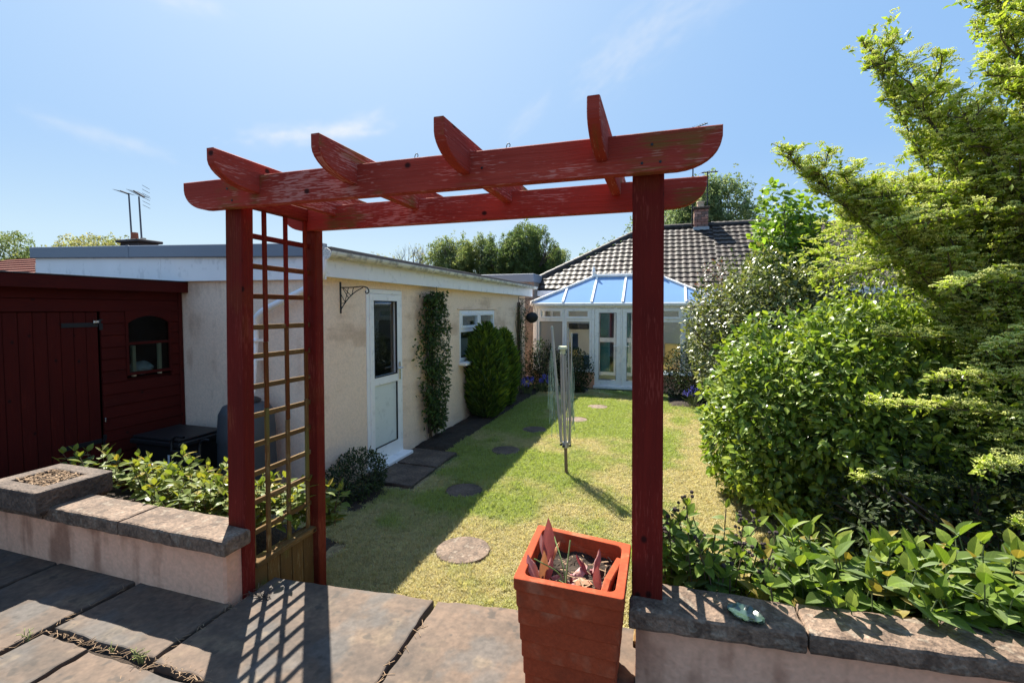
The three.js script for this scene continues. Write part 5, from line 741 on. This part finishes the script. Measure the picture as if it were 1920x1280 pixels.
  const cone = (name, label, cx, cz, h, r, n, seed, br) => { const T = thing(name, label, 'conifer', [cx, 0, cz]), list = []; for (let i = 0; i < n; i++) { const t = Math.pow(R(), 0.85), a = rr(0, 6.28), prof = Math.pow(Math.sin(Math.PI * clamp(0.16 + t * 0.84)), 0.62), k = 1 + 0.35 * (fb(a * 2.2 + seed, t * 6, 3, seed) - 0.5), f = r * prof * k * (1 - 0.35 * Math.pow(R(), 2.5)); const p = V(cx + Math.cos(a) * f, 0.03 + t * h * (1 + 0.05 * (k - 1)), cz + Math.sin(a) * f); const d = V(Math.cos(a) * 0.7, 1.0, Math.sin(a) * 0.7).add(rv().multiplyScalar(0.6)); list.push({ p, q: qTo(d, V(Math.cos(a), 0.2, Math.sin(a)).add(rv().multiplyScalar(0.8))), s: rr(0.07, 0.2), c: R() < br + 0.25 * t ? 3 : Math.floor(R() * 3) }); } part('trunk', rod([cx, -0.02, cz], [cx, h * 0.85, cz], 0.04, 0.01, 8), barkM, T); foliage(T, list, [leafGeo(1, 0.22, 2, 0.1, 0.05), leafGeo(1, 0.3, 2, 0.1, -0.05)], con, 0, 'crown'); };
  cone('conifer', 'taller dark green upright conifer in front of the garage window', -2.87, -7.5, 1.46, 0.30, 9000, 41, 0.14); cone('conifer', 'shorter brighter conifer behind the taller one at the garage wall', -2.9, -8.5, 1.33, 0.22, 6000, 44, 0.4);
  // climbers on the garage wall
  const cl = leafMats([[0.08, 0.15, 0.026], [0.11, 0.19, 0.03], [0.06, 0.12, 0.022], [0.16, 0.25, 0.04], [0.15, 0.18, 0.05]], 0.35, 0.05);
  const climber = (name, label, z0, y1, ws, n, L, stakeM, seed, gaps) => { const T = thing(name, label, 'climbing plant', [-3.1, 0, z0]), list = [], st = []; for (let i = 0; i < n; i++) { const y = 0.15 + (y1 - 0.15) * Math.pow(R(), 0.95), w = ws(y), a = (R() + R() + R() - 1.5) / 1.5, dz = a * w; if (fb(dz * 6 + seed, y * 5, 3, seed) < gaps) continue; const p = V(-3.145 + Math.abs(rr(0.01, 0.20) * (1 - a * a * 0.6)), y + rr(-0.03, 0.03), z0 + dz); const d = V(rr(0, 0.8), rr(-0.8, 0.5), rr(-1, 1)); list.push({ p, q: qTo(d, V(0.7, 0.6, 0).add(rv().multiplyScalar(0.6))), s: L * rr(0.6, 1.25), c: Math.floor(R() * 4) }); }
    for (let i = 0; i < 9; i++) { const z = z0 + rr(-0.15, 0.15), zz = z + rr(-0.25, 0.25); st.push(tube([[-3.1, 0, z], [-3.12, y1 * 0.4, z + rr(-0.1, 0.1)], [-3.11, y1 * rr(0.7, 1), zz]], 0.006, 12, 4)); } part('stem', st, stemM, T, { kind: 'stuff' }); const tr = part('trellis', [-0.1, -0.035, 0.035, 0.1].map((o) => bar([-3.135, 0.1, z0 + o * 0.6], [-3.135, y1 - 0.05, z0 + o], 0.016, 0.012, V(1, 0, 0))), stakeM, T); foliage(T, list, smallG, cl, 0); return T; };
  const brown = std({ color: lin(0.08, 0.035, 0.022) });
  climber('wall_climber', 'dark evergreen climber on a fan trellis between the garage door and window', -6.0, 2.08, (y) => 0.34 + 0.24 * Math.sin(Math.PI * clamp((y - 0.3) / 1.9)), 5200, 0.062, brown, 51, 0.36);
  climber('wall_climber', 'thin straggling climber on brown trellis near the hanging basket', -10.3, 2.05, (y) => 0.36, 1500, 0.05, brown, 57, 0.45);
  // bluebells
  const bb = (x, z, label) => { const T = thing('bluebell_clump', label, 'flowers', [x, 0.03, z]), lf = [], fl = []; const bm = std({ color: lin(0.10, 0.09, 0.42) }); for (let i = 0; i < 26; i++) { const a = rr(0, 6.28), r = rr(0, 0.13), h = rr(0.18, 0.32), bx = x + Math.cos(a) * r, bz = z + Math.sin(a) * r; lf.push(tube([[bx, 0.02, bz], [bx + Math.cos(a) * 0.03, h * 0.6, bz + Math.sin(a) * 0.03], [bx + Math.cos(a) * 0.1, h * 0.85, bz + Math.sin(a) * 0.1]], 0.005, 6, 4)); if (i % 2) for (let k = 0; k < 6; k++) fl.push(new THREE.ConeGeometry(0.012, 0.026, 5).toNonIndexed().translate(bx + Math.cos(a) * 0.04 + rr(-0.02, 0.02), h + 0.02 + k * 0.014, bz + Math.sin(a) * 0.04 + rr(-0.02, 0.02))); } part('leaf', lf, stemG, T, { kind: 'stuff' }); part('flower', fl, bm, T, { kind: 'stuff' }); };
  bb(-2.78, -9.75, 'blue flower clump in the bed past the conifers'); bb(-2.55, -10.15, 'bluish flower clump nearest the conservatory corner'); bb(0.55, -9.5, 'small mauve flowers at the edge of the right border');
}
// ------------------------------------------------------------------ firethorn: long arching sprays of small leaves with creamy flower buds along the top
{
  R = mulberry(141);
  const fm = leafMats([[0.54, 0.74, 0.055], [0.68, 0.88, 0.07], [0.40, 0.56, 0.045], [0.85, 1.05, 0.1], [0.8, 0.92, 0.1]], 0.55, 0.3);
  const T = thing('firethorn', 'tall spreading firethorn with arching sprays of creamy green flower buds', 'shrub', [2.75, 0, -4.1]), list = [], wood = [], buds = [], tw = [];
  const spray = (b, e, sag, side, dens = 1) => {
    const m = b.clone().lerp(e, 0.55).add(V(rr(-0.08, 0.08), sag, rr(-0.08, 0.08))), cv = new THREE.CatmullRomCurve3([b, m, e]), L = b.distanceTo(e), axis = e.clone().sub(b).normalize();
    wood.push(new THREE.TubeGeometry(cv, 16, 0.0045, 5).toNonIndexed());
    const n = Math.round(L / 0.016 * dens); const sd = V().crossVectors(axis, V(0, 1, 0)); if (sd.lengthSq() < 0.05) sd.set(1, 0, 0); sd.normalize();
    for (let i = 0; i < n; i++) {
      const t = 0.12 + 0.88 * (i + R()) / n, p = cv.getPoint(clamp(t)), w = side * (1 - 0.75 * Math.pow(t, 1.6)) * rr(0.25, 1), sgn = i % 2 ? 1 : -1, d = sd.clone().multiplyScalar(sgn * rr(0.6, 1)).addScaledVector(axis, rr(0.2, 1)).add(V(0, rr(-0.05, 0.45), 0)).add(rv().multiplyScalar(0.25)).normalize(), q = p.clone().addScaledVector(d, w).add(V(0, rr(-0.03, 0.05), 0));
      if (R() < 0.35) tw.push(tube([p, p.clone().lerp(q, 0.5).add(V(0, 0.01, 0)), q], 0.0025, 4, 3));
      const nl = Math.max(3, Math.round(w / 0.022)); for (let k = 0; k < nl; k++) { const f = (k + R()) / nl, c = p.clone().lerp(q, f).add(rv().multiplyScalar(0.018)); const ld = d.clone().multiplyScalar(0.6).add(rv().multiplyScalar(0.8)).add(V(0, 0.25, 0)); list.push({ p: c, q: qTo(ld, V(0, 1, 0).add(rv().multiplyScalar(0.5))), s: rr(0.03, 0.056), c: R() < 0.3 ? 3 : Math.floor(R() * 3) }); }
      const nb = Math.max(1, Math.round(w / 0.045)); for (let k = 0; k < nb; k++) if (R() < 0.95) buds.push([p.clone().lerp(q, rr(0.2, 1)).add(V(rr(-0.012, 0.012), 0.018, rr(-0.012, 0.012))), rr(0.7, 1.25)]);
    }
    // leafy tip
    for (let k = 0; k < 10; k++) { const p = cv.getPoint(clamp(0.9 + R() * 0.1)); list.push({ p, q: qTo(axis.clone().add(rv().multiplyScalar(0.7)).add(V(0, 0.3, 0)), V(0, 1, 0).add(rv().multiplyScalar(0.4))), s: rr(0.035, 0.06), c: 3 }); }
  };
  // leaders from the root crown
  const base = V(2.75, 0, -4.1), lead = [[1.35, 3.72, -4.05], [0.86, 2.98, -4.05], [1.95, 3.95, -3.9], [2.5, 4.3, -4.4], [3.0, 4.1, -3.6], [1.5, 2.9, -4.7], [2.1, 3.2, -3.3], [3.2, 3.6, -4.8], [1.75, 3.45, -4.3], [2.25, 3.75, -3.6], [1.75, 3.05, -3.7], [1.2, 2.75, -4.0]];
  const leaders = lead.map(([x, y, z]) => { const e = V(x, y, z), m = base.clone().lerp(e, 0.45).add(V(0.2, 0.35, rr(-0.1, 0.1))); const cv = new THREE.CatmullRomCurve3([base.clone().add(V(rr(-0.1, 0.1), 0, rr(-0.1, 0.1))), m, e]); part('branch', new THREE.TubeGeometry(cv, 24, 0.010, 6).toNonIndexed(), barkM, T); return cv; });
  // side sprays off each leader, longest low down
  leaders.forEach((cv, li) => {
    for (let i = 0; i < 44; i++) { const t = 0.30 + 0.69 * i / 44 + rr(-0.02, 0.02), p = cv.getPoint(clamp(t)), a = i * 2.4 + li * 1.3, l = (0.10 + 0.95 * Math.pow(1 - t, 0.85)) * rr(0.75, 1.2), tan = cv.getTangent(clamp(t)); const d = V(Math.cos(a), 0.18, Math.sin(a)).addScaledVector(tan, 0.75).normalize(); if (d.x < -0.2) d.x *= 0.8; spray(p, p.clone().addScaledVector(d, l), rr(-0.02, 0.06), 0.22, 1.05); }
    const tip = cv.getPoint(1), b = cv.getPoint(0.55); spray(cv.getPoint(0.4), tip, 0.0, 0.34, 1.2);
  });
  // the low sprays that reach over the beds towards the arch
  for (const [bx, by, bz, ex, ey, ez, s] of [[2.6, 1.05, -3.7, 1.22, 1.26, -3.45, 0.09], [2.6, 1.35, -3.6, 1.5, 1.42, -3.4, 0.09], [2.4, 1.9, -3.6, 1.45, 1.95, -3.2, 0.12], [2.7, 1.75, -3.5, 1.6, 1.62, -3.1, 0.1], [2.5, 0.95, -3.5, 1.62, 0.98, -3.15, 0.08], [2.3, 0.62, -3.7, 1.2, 0.74, -3.6, 0.05], [2.5, 0.7, -3.4, 1.75, 0.72, -3.1, 0.06], [2.6, 2.3, -3.7, 1.35, 2.35, -3.6, 0.15], [2.6, 2.6, -3.8, 1.15, 2.6, -3.9, 0.15], [2.5, 2.1, -4.1, 1.1, 2.05, -4.2, 0.14], [2.6, 2.5, -3.3, 1.75, 2.45, -3.0, 0.14], [2.6, 2.9, -3.4, 1.8, 2.85, -3.1, 0.14], [2.7, 1.6, -4.1, 1.4, 1.66, -3.9, 0.12], [2.8, 2.0, -3.2, 1.9, 2.15, -2.95, 0.12], [2.7, 3.0, -3.6, 1.7, 3.15, -3.4, 0.14], [2.7, 3.3, -3.8, 1.85, 3.55, -3.5, 0.13], [2.3, 2.2, -4.6, 1.2, 2.3, -4.6, 0.14], [2.5, 2.7, -4.6, 1.35, 2.5, -4.8, 0.14], [2.9, 1.2, -3.2, 2.0, 1.3, -2.9, 0.1], [2.9, 2.9, -3.2, 2.1, 3.3, -3.0, 0.13]]) { spray(V(bx, by, bz), V(ex, ey, ez), rr(0, 0.1), s * 1.7, 1.3); wood.push(tube([base, V(mix(2.75, bx, 0.6), by * 0.6, mix(-4.1, bz, 0.5)), V(bx, by, bz)], 0.01, 10, 5)); }
  // the dense inside of the bush
  for (const [ex, ey, ez, ax, ay, az, n] of [[2.55, 1.15, -4.3, 0.95, 0.95, 0.9, 20000], [2.35, 2.5, -4.2, 0.85, 0.85, 0.75, 2600], [3.0, 2.2, -3.4, 0.8, 1.2, 0.7, 2600], [1.75, 2.25, -4.3, 0.7, 0.45, 0.5, 2000]]) for (let i = 0; i < n; i++) { const d = rv(), k = 1 + 0.9 * (fb(d.x * 3 + ex, d.y * 5 + d.z * 3, 3, 77) - 0.5), f = k * (1 - 0.6 * Math.pow(R(), 2)); const p = V(ex + d.x * ax * f, ey + d.y * ay * f, ez + d.z * az * f); if (p.y < 0.1) continue; list.push({ p, q: qTo(d.clone().multiplyScalar(0.6).add(rv().multiplyScalar(0.7)).add(V(0, 0.2, 0)), V(0, 1, 0).add(rv().multiplyScalar(0.6))), s: rr(0.034, 0.06), c: R() < 0.2 ? 3 : Math.floor(R() * 3) }); if (f > 0.7 && d.y > -0.3 && R() < 0.4) buds.push([p.clone().add(V(0, 0.015, 0)), rr(0.7, 1.3)]); }
  part('spray_stems', wood, barkM, T, { kind: 'stuff' }); part('twigs', tw, stemM, T, { kind: 'stuff' });
  foliage(T, list, smallG, fm, 290);
  // clusters of tiny buds
  const cg = [0, 1, 2].map(() => merge(Array.from({ length: 20 }, () => { const a = rr(0, 6.28), r = Math.sqrt(R()) * 0.026; return new THREE.OctahedronGeometry(rr(0.003, 0.005), 0).toNonIndexed().translate(Math.cos(a) * r, 0.006 - r * r * 10 + rr(0, 0.005), Math.sin(a) * r); })));
  const bm = phy({ color: 0xffffff, roughness: 0.85, transmission: 0.4, thickness: 0 }), w = wpos(T), c = new THREE.Color();
  cg.forEach((g, gi) => { const sub = buds.filter((_, i) => i % 3 === gi), im = new THREE.InstancedMesh(g, bm, sub.length), m = new THREE.Matrix4(); sub.forEach(([p, s], i) => { m.compose(p.clone().sub(w), qTo(V(rr(-1, 1), 0, rr(-1, 1)), V(rr(-0.4, 0.4), 1, rr(-0.4, 0.4))), V(s, s, s)); im.setMatrixAt(i, m); const v = rr(0.75, 1.1); c.setRGB(0.84 * v, 0.86 * v, 0.28 * v); im.setColorAt(i, c); }); im.name = 'flower_buds'; im.userData.kind = 'stuff'; im.castShadow = im.receiveShadow = true; T.add(im); });
  console.log('firethorn leaves', list.length, 'buds', buds.length);
}
// ------------------------------------------------------------------ background trees: trunk, limbs, crowns of leaf clumps
const clumpG = [0, 1].map((k) => { R = mulberry(150 + k); const T = []; for (let i = 0; i < 7; i++) { const p = rv().multiplyScalar(0.55), q = qTo(rv(), rv()), g = [[-0.22, 0, -0.3], [0.22, 0.06, -0.22], [0.05, 0, 0.36]].map((v) => V(...v).applyQuaternion(q).add(p).toArray()); T.push(g); } const g = soup(T); g.setAttribute('uv', new THREE.Float32BufferAttribute(new Float32Array(T.length * 6).fill(0.3), 2)); return g; });
function tree(name, label, x, z, h, w, cols, n, size, opt = {}) {
  const T = thing(name, label, 'tree', [x, 0, z], opt.group), limbs = [], pts = [], list = [];
  const grow = (p, d, L, r, lev) => { const e = p.clone().addScaledVector(d, L); limbs.push(rod(p, e, r, r * 0.62, lev > 2 ? 4 : 6)); if (lev >= (opt.levels ?? 4)) { pts.push(e); return; } const k = lev === 0 ? 4 : 3; for (let i = 0; i < k; i++) { const nd = d.clone().add(rv().multiplyScalar(opt.spread ?? 0.75)).add(V(0, opt.rise ?? 0.15, 0)).normalize(); grow(e.clone().addScaledVector(d, -L * rr(0, 0.3)), nd, L * rr(0.6, 0.82), r * 0.6, lev + 1); } if (lev > 1) pts.push(e); };
  grow(V(x, -0.2, z), V(rr(-0.05, 0.05), 1, 0).normalize(), h * (opt.trunk ?? 0.34), h * 0.022, 0);
  // fit the skeleton into the crown
  const ys = pts.map((p) => p.y), top = Math.max(...ys), sx = Math.max(...pts.map((p) => Math.abs(p.x - x))), fy = h / top, fx = w / 2 / Math.max(sx, 0.01) * 1.02; const fix = (g) => { const p = g.attributes.position; for (let i = 0; i < p.count; i++) { p.setX(i, x + (p.getX(i) - x) * fx); p.setZ(i, z + (p.getZ(i) - z) * fx); p.setY(i, p.getY(i) * fy); } g.computeVertexNormals(); return g; };
  limbs.forEach(fix); part('trunk', limbs.slice(0, 1), barkM, T); part('limbs', limbs.slice(1), opt.bark ?? barkM, T, { kind: 'stuff' }); if (!n) return T;
  pts.forEach((p) => p.set(x + (p.x - x) * fx, p.y * fy, z + (p.z - z) * fx)); const mats = leafMats(cols.map((c) => c.map((v) => Math.min(0.9, v * 2.0))), 0.55, 0.02);
  for (let i = 0; i < n; i++) { if (opt.full) { const d = rv(), f = Math.pow(R(), 0.45) * (0.72 + 0.62 * fb(d.x * 2.2 + x, d.y * 2.6 + d.z * 2.2, 3, 88)), q = V(x + d.x * w * 0.52 * f, h * (opt.mid ?? 0.62) + d.y * h * (opt.vr ?? 0.42) * f, z + d.z * w * 0.5 * f); const k = 5.2 / w; if (fb(q.x * k + 40, q.y * k + q.z * k * 0.7, 3, 91) < (opt.gap ?? 0.44)) continue; list.push({ p: q, q: new THREE.Quaternion().setFromAxisAngle(rv(), rr(0, 6)), s: size * rr(0.6, 1.3), c: Math.floor(R() * 4) }); continue; } const b = pts[Math.floor(R() * pts.length)], s = size * rr(0.6, 1.3), q = b.clone().add(V(rr(-1, 1) + rr(-1, 1), (rr(-1, 1) + rr(-1, 1)) * 0.7 - (opt.droop ?? 0) * R(), rr(-1, 1) + rr(-1, 1)).multiplyScalar(w * (opt.puff ?? 0.058))); list.push({ p: q, q: new THREE.Quaternion().setFromAxisAngle(rv(), rr(0, 6)), s, c: Math.floor(R() * 4) }); }
  foliage(T, list, clumpG, mats, 0, 'crown'); return T;
}
{
  R = mulberry(161);
  const g1 = [[0.12, 0.18, 0.05], [0.16, 0.22, 0.06], [0.09, 0.14, 0.045], [0.21, 0.27, 0.08]], g2 = [[0.19, 0.24, 0.07], [0.23, 0.28, 0.08], [0.14, 0.19, 0.06], [0.30, 0.34, 0.11]], g3 = [[0.32, 0.32, 0.10], [0.38, 0.37, 0.12], [0.25, 0.27, 0.09], [0.45, 0.42, 0.15]], g4 = [[0.20, 0.27, 0.11], [0.25, 0.33, 0.13], [0.16, 0.22, 0.09], [0.31, 0.39, 0.16]];
  const G = 'trees beyond the garage roof';
  tree('broadleaf_tree', 'leftmost of the row of dark green trees over the garage gutter', -20.6, -45, 9.3, 5.4, g2, 9750, 0.24, { full: 1, group: G });
  tree('broadleaf_tree', 'yellower small tree second in the row over the garage', -17.8, -46, 8.9, 3.8, g2, 6300, 0.24, { full: 1, group: G });
  tree('broadleaf_tree', 'dark third tree in the row over the garage', -15.4, -45, 8.9, 4.6, g1, 10500, 0.25, { full: 1, group: G });
  tree('broadleaf_tree', 'tallest dark tree, right end of the row over the garage', -12.4, -45, 9.7, 5.8, g1, 14250, 0.26, { full: 1, group: G });
  tree('broadleaf_tree', 'thin pale tree just right of the tallest one in the row', -10.2, -47, 7.9, 3.6, g2, 3900, 0.22, { full: 1, group: G });
  tree('bare_tree', 'bare twiggy tree left end above the garage gutter', -30.0, -47, 8.2, 6, g3, 500, 0.18, { levels: 5, group: 'bare trees above the garage gutter', rise: 0.3 });
  tree('bare_tree', 'bare twiggy tree beside the first dark green tree', -25.8, -46, 8.9, 5, g3, 160, 0.16, { levels: 5, group: 'bare trees above the garage gutter', rise: 0.3 });
  tree('birch_tree', 'feathery birch standing behind the bungalow chimney', 2.2, -27, 8.9, 4.6, g4, 3600, 0.2, { droop: 2, puff: 0.08, bark: std({ color: lin(0.4, 0.38, 0.34) }) });
  tree('birch_tree', 'feathery birch seen left of the right arch post', -1.4, -27, 7.3, 4.4, g4, 3000, 0.2, { droop: 2, puff: 0.08, bark: std({ color: lin(0.4, 0.38, 0.34) }) });
  tree('birch_tree', 'low birch crown showing over the bungalow hip', -3.9, -30, 5.6, 3, g4, 1200, 0.2, { droop: 2, puff: 0.09 });
  tree('oak_tree', 'open crowned tree above the distant red roof', -46, -22, 7.4, 5.6, g2, 4200, 0.24, { full: 1, gap: 0.5, mid: 0.6 });
  tree('oak_tree', 'broad yellow green tree behind the house chimney and aerials', -40.5, -26, 7.7, 9.5, g3, 7000, 0.24, { full: 1, gap: 0.5, mid: 0.66, vr: 0.32 });
  tree('young_tree', 'bright yellow green bush below the left tree by the distant red roof', -33, -17.5, 4.3, 3.4, [[0.22, 0.30, 0.03], [0.28, 0.36, 0.04], [0.18, 0.25, 0.03], [0.32, 0.4, 0.05]], 1500, 0.26);
  tree('boundary_tree', 'large tree outside the garden beyond the right border', 8.5, -9, 5.4, 4.5, g1, 3000, 0.3);
}
// ------------------------------------------------------------------ weeds and litter
{
  R = mulberry(171);
  const weed = (x, z, n, h, label) => { const b = []; for (let i = 0; i < n; i++) { const a = rr(0, 6.28), l = h * rr(0.5, 1), ox = x + rr(-0.03, 0.03), oz = z + rr(-0.012, 0.012); b.push(tube([[ox, 0.325, oz], [ox + Math.cos(a) * l * 0.3, 0.335 + l * 0.6, oz + Math.sin(a) * l * 0.3], [ox + Math.cos(a) * l * 0.8, 0.335 + l * 0.8, oz + Math.sin(a) * l * 0.8]], 0.0018, 6, 3)); } solo('weed', b, std({ color: lin(0.19, 0.21, 0.065) }), label, 'weed'); };
  weed(-2.13, -1.395, 16, 0.05, 'tuft of grass in the joint between the patio slabs'); weed(-2.752, -1.33, 9, 0.04, 'small green weed in the left patio joint'); weed(-2.3, -1.395, 6, 0.03, 'few grass blades in the cross joint of the patio');
  const d = []; for (let i = 0; i < 26; i++) { const a = rr(0, 6.28), x = -1.975 + rr(-0.05, 0.05), z = -1.90 + rr(-0.025, 0.025), l = rr(0.02, 0.05); d.push(bar([x, 0.347, z], [x + Math.cos(a) * l, 0.35 + rr(0, 0.012), z + Math.sin(a) * l], rr(0.003, 0.008), 0.0015)); } solo('leaf_litter', d, std({ color: lin(0.05, 0.035, 0.025) }), 'dark dead leaves lying in the trellis shadow on the slab', 'dead leaves');
  const fine = []; for (let i = 0; i < 240; i++) { const along = R() < 0.5, x = along ? rr(-2.7, -1.7) : [-2.065, -1.08, -2.745][i % 3], z = along ? -1.392 : rr(-2.0, -1.2), a = rr(0, 6.28), l = rr(0.01, 0.05); fine.push(bar([x + rr(-0.012, 0.012), 0.338, z + rr(-0.012, 0.012)], [x + Math.cos(a) * l, 0.343, z + Math.sin(a) * l], rr(0.001, 0.003), 0.001)); } const f = solo('dry_debris', fine, M.straw, 'dry grass and twigs along the patio joints', 'debris'); f.userData.kind = 'stuff';
}

renderer.render(scene, camera);
